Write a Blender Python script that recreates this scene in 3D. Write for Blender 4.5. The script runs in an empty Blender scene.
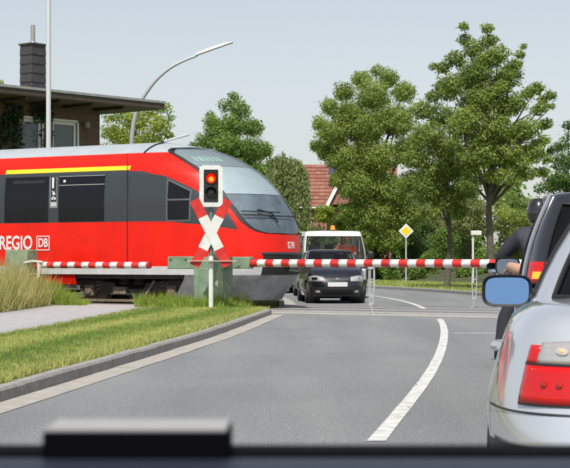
import bpy, bmesh, math, random
import numpy as np
from mathutils import Vector, Matrix

# ---------------------------------------------------------------- camera, sky, sun, exposure
scene = bpy.context.scene
col = scene.collection
F = 1650.0                     # focal length in pixels of the 570 px wide photograph
CAMH = 1.15                    # eye height of a driver
cam_data = bpy.data.cameras.new("camera")
cam = bpy.data.objects.new("camera", cam_data); col.objects.link(cam)
cam.location = (0, 0, CAMH); cam.rotation_euler = (math.pi / 2, 0, 0)
cam_data.sensor_width = 36.0; cam_data.lens = 36.0 * F / 570.0
cam_data.shift_y = (260 - 234) / 570.0
cam_data.clip_start = 0.05; cam_data.clip_end = 6000
cam_data.dof.use_dof = True; cam_data.dof.focus_distance = 30.0
cam_data.dof.aperture_fstop = cam_data.lens / 4.6
scene.camera = cam

SUN_AZ = math.radians(190)     # clockwise from +Y
SUN_EL = math.radians(57)
world = bpy.data.worlds.new("World"); scene.world = world; world.use_nodes = True
wn = world.node_tree.nodes; wl = world.node_tree.links
sky = wn.new("ShaderNodeTexSky"); sky.sky_type = 'NISHITA'; sky.sun_disc = False
sky.sun_elevation = SUN_EL; sky.sun_rotation = SUN_AZ
sky.air_density = 1.0; sky.dust_density = 1.0; sky.ozone_density = 1.0; sky.altitude = 50
hz = wn.new("ShaderNodeHueSaturation"); hz.inputs["Saturation"].default_value = 0.42   # milky summer sky
wl.new(sky.outputs[0], hz.inputs["Color"]); wl.new(hz.outputs[0], wn["Background"].inputs[0]); wn["Background"].inputs[1].default_value = 0.077
sun_data = bpy.data.lights.new("sun", 'SUN'); sun_data.energy = 3.2; sun_data.angle = math.radians(0.6)
sun_data.color = (1.0, 0.955, 0.88)
sun = bpy.data.objects.new("sun", sun_data); col.objects.link(sun)
tosun = Vector((math.sin(SUN_AZ) * math.cos(SUN_EL), math.cos(SUN_AZ) * math.cos(SUN_EL), math.sin(SUN_EL)))
sun.rotation_euler = tosun.to_track_quat('Z', 'Y').to_euler(); sun.location = (-20, -20, 40)
scene.view_settings.view_transform = 'Standard'; scene.view_settings.look = 'None'
scene.view_settings.exposure = 0.68; scene.view_settings.gamma = 1.0
scene.view_settings.use_curve_mapping = False
scene.cycles.max_bounces = 8; scene.cycles.transparent_max_bounces = 24
scene.cycles.caustics_reflective = False; scene.cycles.caustics_refractive = False

rng = np.random.default_rng(7)
random.seed(7)

def at(px, py, Y):             # a sight line of the photograph carried out to its own distance
    return Vector(((px - 285) / F * Y, Y, CAMH - (py - 260) / F * Y))

# ---------------------------------------------------------------- materials
MATS = {}
def mat(name, c, rough=0.6, metal=0.0, coat=0.0, noise=None, bump=None, emit=None, estr=1.0, spec=0.5, c2=None):
    """noise=(scale, amount) varies the colour; c2 is the second colour; bump=(scale, strength)"""
    if name in MATS: return MATS[name]
    m = bpy.data.materials.new(name); m.use_nodes = True
    nt = m.node_tree; b = nt.nodes["Principled BSDF"]
    b.inputs["Base Color"].default_value = (*c, 1); b.inputs["Roughness"].default_value = rough
    b.inputs["Metallic"].default_value = metal; b.inputs["Coat Weight"].default_value = coat
    b.inputs["Coat Roughness"].default_value = 0.04; b.inputs["Specular IOR Level"].default_value = spec
    if noise or bump:
        tc = nt.nodes.new("ShaderNodeTexCoord")
    if noise:
        n = nt.nodes.new("ShaderNodeTexNoise"); n.inputs["Scale"].default_value = noise[0]
        n.inputs["Detail"].default_value = 6; n.inputs["Roughness"].default_value = 0.65
        nt.links.new(tc.outputs["Object"], n.inputs["Vector"])
        r = nt.nodes.new("ShaderNodeValToRGB"); a = noise[1]
        r.color_ramp.elements[0].position = 0.3; r.color_ramp.elements[1].position = 0.7
        r.color_ramp.elements[0].color = (*[max(0, x * (1 - a)) for x in c], 1)
        r.color_ramp.elements[1].color = (*(c2 if c2 else [min(1, x * (1 + a)) for x in c]), 1)
        nt.links.new(n.outputs["Fac"], r.inputs[0]); nt.links.new(r.outputs[0], b.inputs["Base Color"])
    if bump:
        n2 = nt.nodes.new("ShaderNodeTexNoise"); n2.inputs["Scale"].default_value = bump[0]; n2.inputs["Detail"].default_value = 5
        nt.links.new(tc.outputs["Object"], n2.inputs["Vector"])
        bp = nt.nodes.new("ShaderNodeBump"); bp.inputs["Strength"].default_value = bump[1]; bp.inputs["Distance"].default_value = 0.01
        nt.links.new(n2.outputs["Fac"], bp.inputs["Height"]); nt.links.new(bp.outputs[0], b.inputs["Normal"])
    if emit:
        b.inputs["Emission Color"].default_value = (*emit, 1); b.inputs["Emission Strength"].default_value = estr
    MATS[name] = m; return m

def glass(name, tint, gloss=0.03, ior=1.5):
    if name in MATS: return MATS[name]
    m = bpy.data.materials.new(name); m.use_nodes = True; nt = m.node_tree
    for n in list(nt.nodes): nt.nodes.remove(n)
    o = nt.nodes.new("ShaderNodeOutputMaterial"); mx = nt.nodes.new("ShaderNodeMixShader")
    fr = nt.nodes.new("ShaderNodeFresnel"); fr.inputs[0].default_value = ior
    ge = nt.nodes.new("ShaderNodeNewGeometry"); mr = nt.nodes.new("ShaderNodeMapRange"); mr.inputs[3].default_value = ior; mr.inputs[4].default_value = 1 / ior
    nt.links.new(ge.outputs["Backfacing"], mr.inputs[0]); nt.links.new(mr.outputs[0], fr.inputs[0])      # thin pane: the same from both sides
    t = nt.nodes.new("ShaderNodeBsdfTransparent"); t.inputs[0].default_value = (*tint, 1)
    g = nt.nodes.new("ShaderNodeBsdfGlossy"); g.inputs["Roughness"].default_value = gloss
    nt.links.new(fr.outputs[0], mx.inputs[0]); nt.links.new(t.outputs[0], mx.inputs[1]); nt.links.new(g.outputs[0], mx.inputs[2])
    nt.links.new(mx.outputs[0], o.inputs[0]); MATS[name] = m; return m

def leaf_mat(name, dark, light, trans=0.35, rough=0.55):
    if name in MATS: return MATS[name]
    m = bpy.data.materials.new(name); m.use_nodes = True; nt = m.node_tree
    for n in list(nt.nodes): nt.nodes.remove(n)
    o = nt.nodes.new("ShaderNodeOutputMaterial"); mx = nt.nodes.new("ShaderNodeMixShader"); mx.inputs[0].default_value = trans
    a = nt.nodes.new("ShaderNodeAttribute"); a.attribute_name = "tint"
    r = nt.nodes.new("ShaderNodeValToRGB")
    r.color_ramp.elements[0].color = (*dark, 1); r.color_ramp.elements[1].color = (*light, 1)
    p = nt.nodes.new("ShaderNodeBsdfPrincipled"); p.inputs["Roughness"].default_value = rough; p.inputs["Specular IOR Level"].default_value = 0.35
    t = nt.nodes.new("ShaderNodeBsdfTranslucent")
    hs = nt.nodes.new("ShaderNodeHueSaturation"); hs.inputs["Hue"].default_value = 0.498; hs.inputs["Value"].default_value = 1.25
    nt.links.new(a.outputs["Fac"], r.inputs[0]); nt.links.new(r.outputs[0], p.inputs["Base Color"])
    nt.links.new(r.outputs[0], hs.inputs["Color"]); nt.links.new(hs.outputs[0], t.inputs[0])
    nt.links.new(p.outputs[0], mx.inputs[1]); nt.links.new(t.outputs[0], mx.inputs[2]); nt.links.new(mx.outputs[0], o.inputs[0])
    MATS[name] = m; return m

# ---------------------------------------------------------------- mesh helpers
def tag(o, label=None, cat=None, group=None, kind=None):
    if label: o["label"] = label
    if cat: o["category"] = cat
    if group: o["group"] = group
    if kind: o["kind"] = kind
    return o

def link(name, me, m, parent=None, sharp=35):
    o = bpy.data.objects.new(name, me); col.objects.link(o)
    if m: me.materials.append(m)
    if parent: o.parent = parent
    if sharp is not None and len(me.polygons):
        me.polygons.foreach_set("use_smooth", [True] * len(me.polygons))
        me.set_sharp_from_angle(angle=math.radians(sharp))
    return o

def empty(name, loc=(0, 0, 0), rz=0.0, parent=None):
    o = bpy.data.objects.new(name, None); col.objects.link(o)
    o.location = loc; o.rotation_euler = (0, 0, rz); o.empty_display_size = 0.2
    if parent: o.parent = parent
    return o

class MB:
    def __init__(s): s.v = []; s.f = []
    def add(s, vs, fs):
        k = len(s.v); s.v += [tuple(map(float, v)) for v in vs]; s.f += [tuple(i + k for i in f) for f in fs]; return s
    def box(s, lo, hi):
        x0, y0, z0 = lo; x1, y1, z1 = hi
        return s.add([(x0, y0, z0), (x1, y0, z0), (x1, y1, z0), (x0, y1, z0), (x0, y0, z1), (x1, y0, z1), (x1, y1, z1), (x0, y1, z1)],
                     [(0, 3, 2, 1), (4, 5, 6, 7), (0, 1, 5, 4), (1, 2, 6, 5), (2, 3, 7, 6), (3, 0, 4, 7)])
    def cyl(s, p0, p1, r0, r1=None, n=12, cap=True):
        r1 = r0 if r1 is None else r1; p0 = Vector(p0); p1 = Vector(p1); d = (p1 - p0).normalized()
        a = d.orthogonal().normalized(); b = d.cross(a)
        vs = []
        for p, r in ((p0, r0), (p1, r1)):
            for i in range(n):
                t = 2 * math.pi * i / n; vs.append(p + a * (r * math.cos(t)) + b * (r * math.sin(t)))
        fs = [(i, (i + 1) % n, n + (i + 1) % n, n + i) for i in range(n)]
        if cap: fs += [tuple(range(n - 1, -1, -1)), tuple(range(n, 2 * n))]
        return s.add(vs, fs)
    def tube(s, pts, radii, n=8):
        pts = [Vector(p) for p in pts]
        if not hasattr(radii, '__len__'): radii = [radii] * len(pts)
        vs = []; a = None
        for i, p in enumerate(pts):
            d = (pts[min(i + 1, len(pts) - 1)] - pts[max(i - 1, 0)]).normalized()
            if a is None: a = d.orthogonal().normalized()
            else: a = (a - d * a.dot(d)).normalized()
            b = d.cross(a)
            for k in range(n):
                t = 2 * math.pi * k / n; vs.append(p + (a * math.cos(t) + b * math.sin(t)) * radii[i])
        fs = []
        for i in range(len(pts) - 1):
            for k in range(n): fs.append((i * n + k, i * n + (k + 1) % n, (i + 1) * n + (k + 1) % n, (i + 1) * n + k))
        fs += [tuple(range(n - 1, -1, -1)), tuple(range((len(pts) - 1) * n, len(pts) * n))]
        return s.add(vs, fs)
    def prism(s, poly, axis, a, b):
        """polygon in the plane across axis ('x','y','z'), extruded from a to b"""
        n = len(poly)
        def mk(p, t): return {'x': (t, p[0], p[1]), 'y': (p[0], t, p[1]), 'z': (p[0], p[1], t)}[axis]
        vs = [mk(p, a) for p in poly] + [mk(p, b) for p in poly]
        fs = [(i, (i + 1) % n, n + (i + 1) % n, n + i) for i in range(n)] + [tuple(range(n - 1, -1, -1)), tuple(range(n, 2 * n))]
        return s.add(vs, fs)
    def lathe(s, prof, c, axis='z', n=24):
        """prof: list of (r, h)"""
        c = Vector(c); vs = []
        for r, h in prof:
            for k in range(n):
                t = 2 * math.pi * k / n; q = (r * math.cos(t), r * math.sin(t))
                vs.append(c + Vector({'z': (q[0], q[1], h), 'x': (h, q[0], q[1]), 'y': (q[0], h, q[1])}[axis]))
        fs = []
        for i in range(len(prof) - 1):
            for k in range(n): fs.append((i * n + k, i * n + (k + 1) % n, (i + 1) * n + (k + 1) % n, (i + 1) * n + k))
        return s.add(vs, fs)
    def grid(s, fn, us, vs_, skip=None):
        P = [fn(u, v) for u in us for v in vs_]; m = len(vs_); fs = []
        for i in range(len(us) - 1):
            for j in range(m - 1):
                if skip and skip((us[i] + us[i + 1]) / 2, (vs_[j] + vs_[j + 1]) / 2): continue
                fs.append((i * m + j, (i + 1) * m + j, (i + 1) * m + j + 1, i * m + j + 1))
        return s.add(P, fs)
    def mesh(s, name, fix=True):
        me = bpy.data.meshes.new(name); me.from_pydata(s.v, [], s.f); me.update()
        if fix:
            bm = bmesh.new(); bm.from_mesh(me); bmesh.ops.recalc_face_normals(bm, faces=bm.faces); bm.to_mesh(me); bm.free()
        return me
    def build(s, name, m, parent=None, bevel=0, sharp=35, solid=0, fix=True):
        o = link(name, s.mesh(name, fix), m, parent, sharp)
        if solid:
            md = o.modifiers.new("thick", 'SOLIDIFY'); md.thickness = solid; md.offset = -1
        if bevel:
            md = o.modifiers.new("bevel", 'BEVEL'); md.width = bevel; md.segments = 2; md.limit_method = 'ANGLE'
        return o

def fast_mesh(name, verts, nside, tint=None):
    """verts (n*nside, 3) laid out face by face"""
    me = bpy.data.meshes.new(name); nv = len(verts); nf = nv // nside
    me.vertices.add(nv); me.vertices.foreach_set("co", np.asarray(verts, dtype=np.float32).ravel())
    me.loops.add(nv); me.loops.foreach_set("vertex_index", np.arange(nv, dtype=np.int32))
    me.polygons.add(nf); me.polygons.foreach_set("loop_start", np.arange(0, nv, nside, dtype=np.int32))
    if tint is not None:
        a = me.attributes.new("tint", 'FLOAT', 'POINT'); a.data.foreach_set("value", np.repeat(np.clip(tint, 0, 1), nside).astype(np.float32))
    me.update(calc_edges=True); return me

def text_mesh(s, size, name, m, parent, loc, rot=(math.pi / 2, 0, 0), ext=0.002, sx=1.0, align='CENTER', bold=0.0):
    cu = bpy.data.curves.new("lettering", 'FONT'); cu.body = s; cu.size = size; cu.extrude = ext
    cu.align_x = align; cu.align_y = 'CENTER'; cu.offset = bold
    t = bpy.data.objects.new("lettering", cu); col.objects.link(t)
    dg = bpy.context.evaluated_depsgraph_get()
    me = bpy.data.meshes.new_from_object(t.evaluated_get(dg)); bpy.data.objects.remove(t); bpy.data.curves.remove(cu)
    me.materials.clear()
    o = link(name, me, m, parent, None); o.location = loc; o.rotation_euler = rot; o.scale = (sx, 1, 1)
    return o

def hermite(pts):
    ys = np.array([p[0] for p in pts], float); xs = np.array([p[1] for p in pts], float)
    m = np.gradient(xs, ys)
    def f(y):
        i = int(np.clip(np.searchsorted(ys, y) - 1, 0, len(ys) - 2)); h = ys[i + 1] - ys[i]; t = (y - ys[i]) / h
        if t < 0: return xs[0] + m[0] * (y - ys[0])
        if t > 1: return xs[-1] + m[-1] * (y - ys[-1])
        return float((2*t**3-3*t*t+1)*xs[i]+(t**3-2*t*t+t)*h*m[i]+(-2*t**3+3*t*t)*xs[i+1]+(t**3-t*t)*h*m[i+1])
    return f

# ---------------------------------------------------------------- the setting
TA = math.radians(31.4)                     # the track crosses at a skew
TD = Vector((math.cos(TA), -math.sin(TA), 0)); TN = Vector((-math.sin(TA), -math.cos(TA), 0))   # along, towards the camera
TO = Vector((1.97, 37.75, 0))
def trk(s, t, z=0.0): return TO + TD * s + TN * t + Vector((0, 0, z))
def ytrack(X, t):                           # Y of the line at offset t from the track centre
    return TO.y - (X - TO.x - t * TN.x) * math.tan(TA) + t * TN.y

centre = hermite([(-30, -6.4), (-5, -1.75), (5, -.24), (10.5, .585), (17.2, 1.53), (22.3, 2.13), (32.7, 3.04), (39.5, 3.3), (43, 3.34), (52, 2.9), (60, 1.7), (70, -.8), (85, -6), (100, -13), (130, -31)])
left_edge = hermite([(-30, -9.7), (-5, -4.95), (5, -3.3), (10, -2.68), (13.4, -2.28), (17.1, -1.87), (20.2, -1.53), (24.6, -1.08), (31.9, -.5), (35.8, -.2), (42, -.02), (52, -.5), (60, -1.8), (70, -4.3), (85, -9.5), (100, -16.5), (130, -34.5)])
def right_edge(y): return centre(y) + 3.45

def asphalt_mat():
    m = bpy.data.materials.new("asphalt"); m.use_nodes = True; nt = m.node_tree; b = nt.nodes["Principled BSDF"]
    tc = nt.nodes.new("ShaderNodeTexCoord")
    def noise(sc, det, vec=None):
        n = nt.nodes.new("ShaderNodeTexNoise"); n.inputs["Scale"].default_value = sc; n.inputs["Detail"].default_value = det
        nt.links.new(vec or tc.outputs["Object"], n.inputs["Vector"]); return n
    mp = nt.nodes.new("ShaderNodeMapping"); mp.inputs["Scale"].default_value = (1.2, 0.12, 1); mp.inputs["Rotation"].default_value = (0, 0, .11)
    nt.links.new(tc.outputs["Object"], mp.inputs["Vector"])
    n1 = noise(55, 6); n4 = noise(17, 4); n2 = noise(0.6, 5); n3 = noise(1.0, 5, mp.outputs[0])
    def ramp(src, c0, c1, p0=.35, p1=.65):
        r = nt.nodes.new("ShaderNodeValToRGB"); r.color_ramp.elements[0].color = (*c0, 1); r.color_ramp.elements[1].color = (*c1, 1)
        r.color_ramp.elements[0].position = p0; r.color_ramp.elements[1].position = p1
        nt.links.new(src.outputs["Fac"], r.inputs[0]); return r
    r1 = ramp(n1, (.1, .107, .114), (.275, .285, .29), .3, .72); r4 = ramp(n4, (.9, .9, .9), (1.08, 1.08, 1.08))
    r2 = ramp(n2, (.95, .95, .95), (1.04, 1.04, 1.04)); r3 = ramp(n3, (.9, .9, .9), (1.1, 1.1, 1.08))
    def mul(a, b_):
        x = nt.nodes.new("ShaderNodeMix"); x.data_type = 'RGBA'; x.blend_type = 'MULTIPLY'; x.inputs[0].default_value = 1
        nt.links.new(a, x.inputs[6]); nt.links.new(b_, x.inputs[7]); return x.outputs[2]
    nt.links.new(mul(mul(mul(r1.outputs[0], r2.outputs[0]), r3.outputs[0]), r4.outputs[0]), b.inputs["Base Color"])
    b.inputs["Roughness"].default_value = 0.82
    bp = nt.nodes.new("ShaderNodeBump"); bp.inputs["Strength"].default_value = .5; bp.inputs["Distance"].default_value = .004
    nt.links.new(n1.outputs["Fac"], bp.inputs["Height"]); nt.links.new(bp.outputs[0], b.inputs["Normal"])
    return m

def lawn_mat(name, ca, cb, cc, stripes=True):
    m = bpy.data.materials.new(name); m.use_nodes = True; nt = m.node_tree; b = nt.nodes["Principled BSDF"]
    tc = nt.nodes.new("ShaderNodeTexCoord"); mp = nt.nodes.new("ShaderNodeMapping")
    mp.inputs["Rotation"].default_value = (0, 0, .1); mp.inputs["Scale"].default_value = (1.6, .14, 1)
    nt.links.new(tc.outputs["Object"], mp.inputs["Vector"])
    n = nt.nodes.new("ShaderNodeTexNoise"); n.inputs["Scale"].default_value = 1.3; n.inputs["Detail"].default_value = 6
    nt.links.new(mp.outputs[0] if stripes else tc.outputs["Object"], n.inputs["Vector"])
    n2 = nt.nodes.new("ShaderNodeTexNoise"); n2.inputs["Scale"].default_value = 40; n2.inputs["Detail"].default_value = 4
    nt.links.new(tc.outputs["Object"], n2.inputs["Vector"])
    ad = nt.nodes.new("ShaderNodeMath"); ad.operation = 'MULTIPLY_ADD'; ad.inputs[1].default_value = .45
    nt.links.new(n2.outputs["Fac"], ad.inputs[0]); nt.links.new(n.outputs["Fac"], ad.inputs[2])
    r = nt.nodes.new("ShaderNodeValToRGB"); r.color_ramp.elements[0].position = .52; r.color_ramp.elements[1].position = .95
    r.color_ramp.elements[0].color = (*ca, 1); r.color_ramp.elements[1].color = (*cc, 1)
    e = r.color_ramp.elements.new(.72); e.color = (*cb, 1)
    nt.links.new(ad.outputs[0], r.inputs[0]); nt.links.new(r.outputs[0], b.inputs["Base Color"]); b.inputs["Roughness"].default_value = .9
    bp = nt.nodes.new("ShaderNodeBump"); bp.inputs["Strength"].default_value = .7; bp.inputs["Distance"].default_value = .02
    nt.links.new(n2.outputs["Fac"], bp.inputs["Height"]); nt.links.new(bp.outputs[0], b.inputs["Normal"])
    return m

M_ASPH = asphalt_mat()
M_LAWN = lawn_mat("lawn", (.1, .18, .035), (.2, .28, .06), (.36, .37, .13))
M_FIELD = lawn_mat("field", (.06, .1, .02), (.09, .14, .03), (.16, .17, .06), False)
M_PATH = mat("path_asphalt", (.36, .35, .355), .85, noise=(3, .1), bump=(60, .3))
M_KERB = mat("kerb_concrete", (.27, .265, .25), .85, noise=(7, .22), bump=(50, .4))
M_GUT = mat("gutter_concrete", (.35, .325, .295), .85, noise=(5, .2), bump=(50, .3))
M_SLAB = mat("crossing_concrete", (.34, .33, .315), .85, noise=(3, .14), bump=(40, .3))
M_BALL = mat("ballast", (.13, .115, .1), .95, noise=(9, .5), bump=(20, 1.0))
M_PAINT = mat("road_paint", (.56, .56, .545), .7, noise=(9, .3), bump=(60, .2))
def wear(m, under=(.15, .16, .165)):
    """worn road paint: asphalt showing through in cracks and scuffed patches"""
    nt = m.node_tree; b = nt.nodes["Principled BSDF"]; tc = nt.nodes.new("ShaderNodeTexCoord")
    n = nt.nodes.new("ShaderNodeTexNoise"); n.inputs["Scale"].default_value = 22; n.inputs["Detail"].default_value = 8; n.inputs["Roughness"].default_value = .8
    v = nt.nodes.new("ShaderNodeTexVoronoi"); v.feature = 'DISTANCE_TO_EDGE'; v.inputs["Scale"].default_value = 2.3
    nt.links.new(tc.outputs["Object"], n.inputs["Vector"]); nt.links.new(tc.outputs["Object"], v.inputs["Vector"])
    r1 = nt.nodes.new("ShaderNodeValToRGB"); r1.color_ramp.elements[0].position = .60; r1.color_ramp.elements[1].position = .68
    r2 = nt.nodes.new("ShaderNodeValToRGB"); r2.color_ramp.elements[0].position = .004; r2.color_ramp.elements[1].position = .014; r2.color_ramp.elements[0].color = (1, 1, 1, 1); r2.color_ramp.elements[1].color = (0, 0, 0, 1)
    nt.links.new(n.outputs["Fac"], r1.inputs[0]); nt.links.new(v.outputs["Distance"], r2.inputs[0])
    mx = nt.nodes.new("ShaderNodeMath"); mx.operation = 'MAXIMUM'; nt.links.new(r1.outputs[0], mx.inputs[0]); nt.links.new(r2.outputs[0], mx.inputs[1])
    old = b.inputs["Base Color"].links[0].from_socket; x = nt.nodes.new("ShaderNodeMix"); x.data_type = 'RGBA'; x.inputs[7].default_value = (*under, 1)
    nt.links.new(mx.outputs[0], x.inputs[0]); nt.links.new(old, x.inputs[6]); nt.links.new(x.outputs[2], b.inputs["Base Color"])
wear(M_PAINT)
M_RAIL = mat("rail_steel", (.35, .33, .31), .35, 1.0)
M_SOIL = mat("soil", (.07, .06, .035), .95, noise=(5, .5), c2=(.08, .1, .03))

def sheet(name, fn, us, vs, m, kind="structure"):
    o = MB().grid(fn, us, vs).build(name, m, None, fix=False); tag(o, kind=kind); return o

sheet("ground", lambda u, v: (u, v, -0.14), [-3000, -300, -60, 0, 60, 300, 3000], [-400, -20, 0, 60, 300, 5000], M_FIELD)
ys = list(np.arange(-30, 131, 1.5))
sheet("road", lambda a, y: (left_edge(y) + a * (right_edge(y) - left_edge(y)), y, 0.0), [0, .25, .5, .75, 1], ys, M_ASPH)
# track bed and rails
sheet("track_bed", lambda s, t: trk(s, t, -0.075 - 0.02 * (abs(t) > 2)), [-70, -30, -8, 0, 8, 30, 70], [-2.6, -1.6, 0, 1.6, 2.6], M_BALL)
for t in (-.75, .75):
    o = MB(); prof = [(-.036, .02), (.036, .02), (.036, -.015), (.01, -.03), (.01, -.1), (.06, -.12), (-.06, -.12), (-.01, -.1), (-.01, -.03), (-.036, -.015)]
    n = len(prof); vs = [trk(s, t + p[0], p[1]) for s in (-70, 70) for p in prof]
    o.add(vs, [(i, (i + 1) % n, n + (i + 1) % n, n + i) for i in range(n)] + [tuple(range(n)), tuple(range(n, 2 * n))])
    r = o.build("rail", M_RAIL, None); tag(r, kind="structure")
# concrete panels of the level crossing, laid along the rails
cr = empty("crossing_deck", trk(0, 0)); cr.rotation_euler.z = -TA; tag(cr, kind="structure")
def panel(x0, x1, y0, y1, zt, m, nm):
    # local x along the track, local y away from the camera; ends follow the road edge
    return MB().box((x0 + .006, y0, -.09), (x1 - .006, y1, zt)).build(nm, m, cr, bevel=.006)
M_RUB = mat("crossing_panel", (.25, .245, .24), .8, noise=(6, .2), bump=(60, .3))
s0, s1 = -2.9, 6.6
k = 0
x = s0
while x < s1:
    x2 = x + 1.2
    panel(x, x2, -.69, -.02, .012, M_RUB, "deck_panel"); panel(x, x2, .02, .69, .012, M_RUB, "deck_panel")
    panel(x, x2, -1.55, -.83, .012, M_RUB, "deck_panel"); panel(x, x2, .83, 1.55, .012, M_RUB, "deck_panel")
    panel(x, x2, -2.72, -1.57, .009 + .002 * random.random(), M_SLAB, "deck_slab")
    panel(x, x2, -3.0, -2.74, .010, M_GUT, "edge_stone")
    x = x2

# lands on either side of the road (raised to kerb height)
KH = .115
def land_near_left(a, b):
    y0 = -30 + b * (35.0 + 30); d = a * 70
    X = left_edge(y0) - .13 - d
    yend = ytrack(X, 2.7); ystart = -30.0
    yy = ystart + (yend - ystart) * b if a > 0 else None
    # follow the kerb at a=0 and the skewed track far left
    yk = -30 + b * (ytrack(left_edge(35.2) - .13, 2.7) + 30)
    X = left_edge(yk) - .13 - d
    y = -30 + b * (ytrack(X, 2.7) + 30)
    return (X, y if a > 0 else yk, KH)
aa = [0, .01, .03, .06, .1, .2, .5, 1]
# the footpath runs inside the verge, so the lawn is a strip of its own
def path_r(y): return left_edge(y) - 2.55 + max(0, (y - 24)) * -.012
def path_l(y): return path_r(y) - 2.55
def strip(name, fa, fb, m, z, t_end, y0=-30, nb=60, na=4):
    def fn(a, b):
        # the far end lies on the line t_end of the track
        y = y0 + b * (40 - y0)
        for _ in range(6):
            X = fa(y) + a * (fb(y) - fa(y)); ye = ytrack(X, t_end); y = y0 + b * (ye - y0)
        return (X, y, z)
    return sheet(name, fn, list(np.linspace(0, 1, na)), list(np.linspace(0, 1, nb)), m)
def thick(o):
    md = o.modifiers.new("depth", 'SOLIDIFY'); md.thickness = .3; md.offset = -1 if o.data.polygons[0].normal.z > 0 else 1; return o
thick(strip("lawn", path_r, lambda y: left_edge(y) - .13, M_LAWN, KH, 2.75))
thick(strip("footpath", path_l, path_r, M_PATH, KH - .004, 1.75))
thick(strip("meadow", lambda y: -90, path_l, M_FIELD, KH, 2.75, na=8))
thick(strip("verge_near_right", lambda y: right_edge(y) + .13, lambda y: 70, M_FIELD, KH, 2.75, na=8))
def strip_far(name, fa, fb, m, z, t0, y1=132, nb=50, na=6):
    def fn(a, b):
        y = 45 + b * (y1 - 45)
        for _ in range(6):
            X = fa(y) + a * (fb(y) - fa(y)); ys_ = ytrack(X, t0); y = ys_ + b * (y1 - ys_)
        return (X, y, z)
    return sheet(name, fn, list(np.linspace(0, 1, na)), list(np.linspace(0, 1, nb)), m)
thick(strip_far("verge_far_left", lambda y: -90, lambda y: left_edge(y) - .13, M_FIELD, KH, -2.75))
thick(strip_far("verge_far_right", lambda y: right_edge(y) + .13, lambda y: 90, M_LAWN, KH, -2.75))
# bank beyond the far verge, so that the hedge stands a little higher
def bank(a, b):
    y = 60 + b * 66; return (right_edge(y) + 5.2 + a * 50, y + 6, KH + .004 + .5 * min(1, a * 14))
sheet("bank", bank, [0, .02, .05, .08, .3, 1], list(np.linspace(0, 1, 30)), M_SOIL)

# kerb stones and gutter slabs, one by one
def kerb_line(nm, edge, y0, y1, sgn, step=1.0):
    root = empty(nm, (0, 0, 0)); tag(root, kind="structure")
    y = y0
    while y < y1 - .01:
        ya, yb = y + .006, min(y + step, y1) - .006
        xa, xb = edge(ya), edge(yb); w = .125 * sgn
        h = KH + .004 + random.uniform(-.004, .005); c = .02 * sgn
        prof = [(0, -.1), (0, h - .025), (c, h), (w, h), (w, -.1)]
        vs = [(xa + p[0], ya, p[1]) for p in prof] + [(xb + p[0], yb, p[1]) for p in prof]
        n = 5
        MB().add(vs, [(i, (i + 1) % n, n + (i + 1) % n, n + i) for i in range(n)] + [tuple(range(n)), tuple(range(n, 2 * n))]).build("kerb_stone", M_KERB, root, sharp=20)
        y += step
    return root
kerb_line("kerb", left_edge, 6.0, 34.6, -1)
kerb_line("kerb", left_edge, 41.3, 62.3, -1)
kerb_line("kerb", right_edge, 38.5, 92.0, 1)
def gutter(y0, y1):
    root = empty("gutter", (0, 0, 0)); tag(root, kind="structure"); y = y0
    while y < y1:
        ya, yb = y + .004, y + .5 - .004; xa, xb = left_edge(ya), left_edge(yb)
        z = .006 + random.uniform(0, .004)
        vs = [(xa + .004, ya, -.05), (xa + .29, ya, -.05), (xb + .29, yb, -.05), (xb + .004, yb, -.05)]
        vs += [(v[0], v[1], z) for v in vs]
        MB().add(vs, [(4, 5, 6, 7), (0, 1, 5, 4), (1, 2, 6, 5), (2, 3, 7, 6), (3, 0, 4, 7)]).build("gutter_slab", M_GUT, root, sharp=20)
        y += .5
gutter(6.0, 34.4); gutter(41.3, 52)

# painted markings
def stripe(nm, y0, y1, fx, w, n=30):
    return sheet(nm, lambda a, y: (fx(y) + (a - .5) * w(y), y, .005), [0, 1], list(np.linspace(y0, y1, n)), M_PAINT)
stripe("centre_line", 10.45, 32.0, centre, lambda y: .118 + .004 * math.sin(y * 3.1))
stripe("centre_line", 36.6, 60, lambda y: centre(y), lambda y: .13, 24)
stripe("centre_line", -6, 4, centre, lambda y: .125, 8)
sheet("stop_line", lambda a, b: (centre(26) + .14 + a * 1.15, 25.7 + b * .18 - a * .06, .005), [0, .5, 1], [0, 1], M_PAINT)

# grass, as blades
def blades(name, pts, h, lean, w, m, rngs=rng, tint=None):
    n = len(pts); ang = rngs.uniform(0, 2 * math.pi, n); hh = h * rngs.uniform(.5, 1.25, n)
    la = rngs.uniform(0, 2 * math.pi, n); l = lean * rngs.uniform(.2, 1.2, n) * hh
    dx = np.cos(ang) * w / 2; dy = np.sin(ang) * w / 2
    v = np.zeros((n, 3, 3)); v[:, 0] = pts; v[:, 1] = pts; v[:, 0, 0] -= dx; v[:, 0, 1] -= dy; v[:, 1, 0] += dx; v[:, 1, 1] += dy
    v[:, 2] = pts; v[:, 2, 0] += np.cos(la) * l; v[:, 2, 1] += np.sin(la) * l; v[:, 2, 2] += hh
    me = fast_mesh(name, v.reshape(-1, 3), 3, rngs.uniform(0, 1, n) if tint is None else tint)
    o = link(name, me, m, None, None); return o
GR = leaf_mat("lawn_blade", (.13, .23, .04), (.54, .52, .18), .35, .7)
def lawn_pts(n, ya, yb, edge_bias=0):
    y = ya * (yb / ya) ** rng.uniform(0, 1, n)          # denser near by
    a = rng.uniform(0, 1, n)
    if edge_bias: a = 1 - a ** edge_bias * .07
    xr = np.array([left_edge(t) - .14 for t in y]); xl = np.array([path_r(t) for t in y])
    p = np.stack([xl + a * (xr - xl), y, np.full(n, KH)], 1)
    keep = np.array([q[1] < ytrack(q[0], 2.8) for q in p]); return p[keep], a[keep]
p, a = lawn_pts(115000, 9.0, 38)
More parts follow.
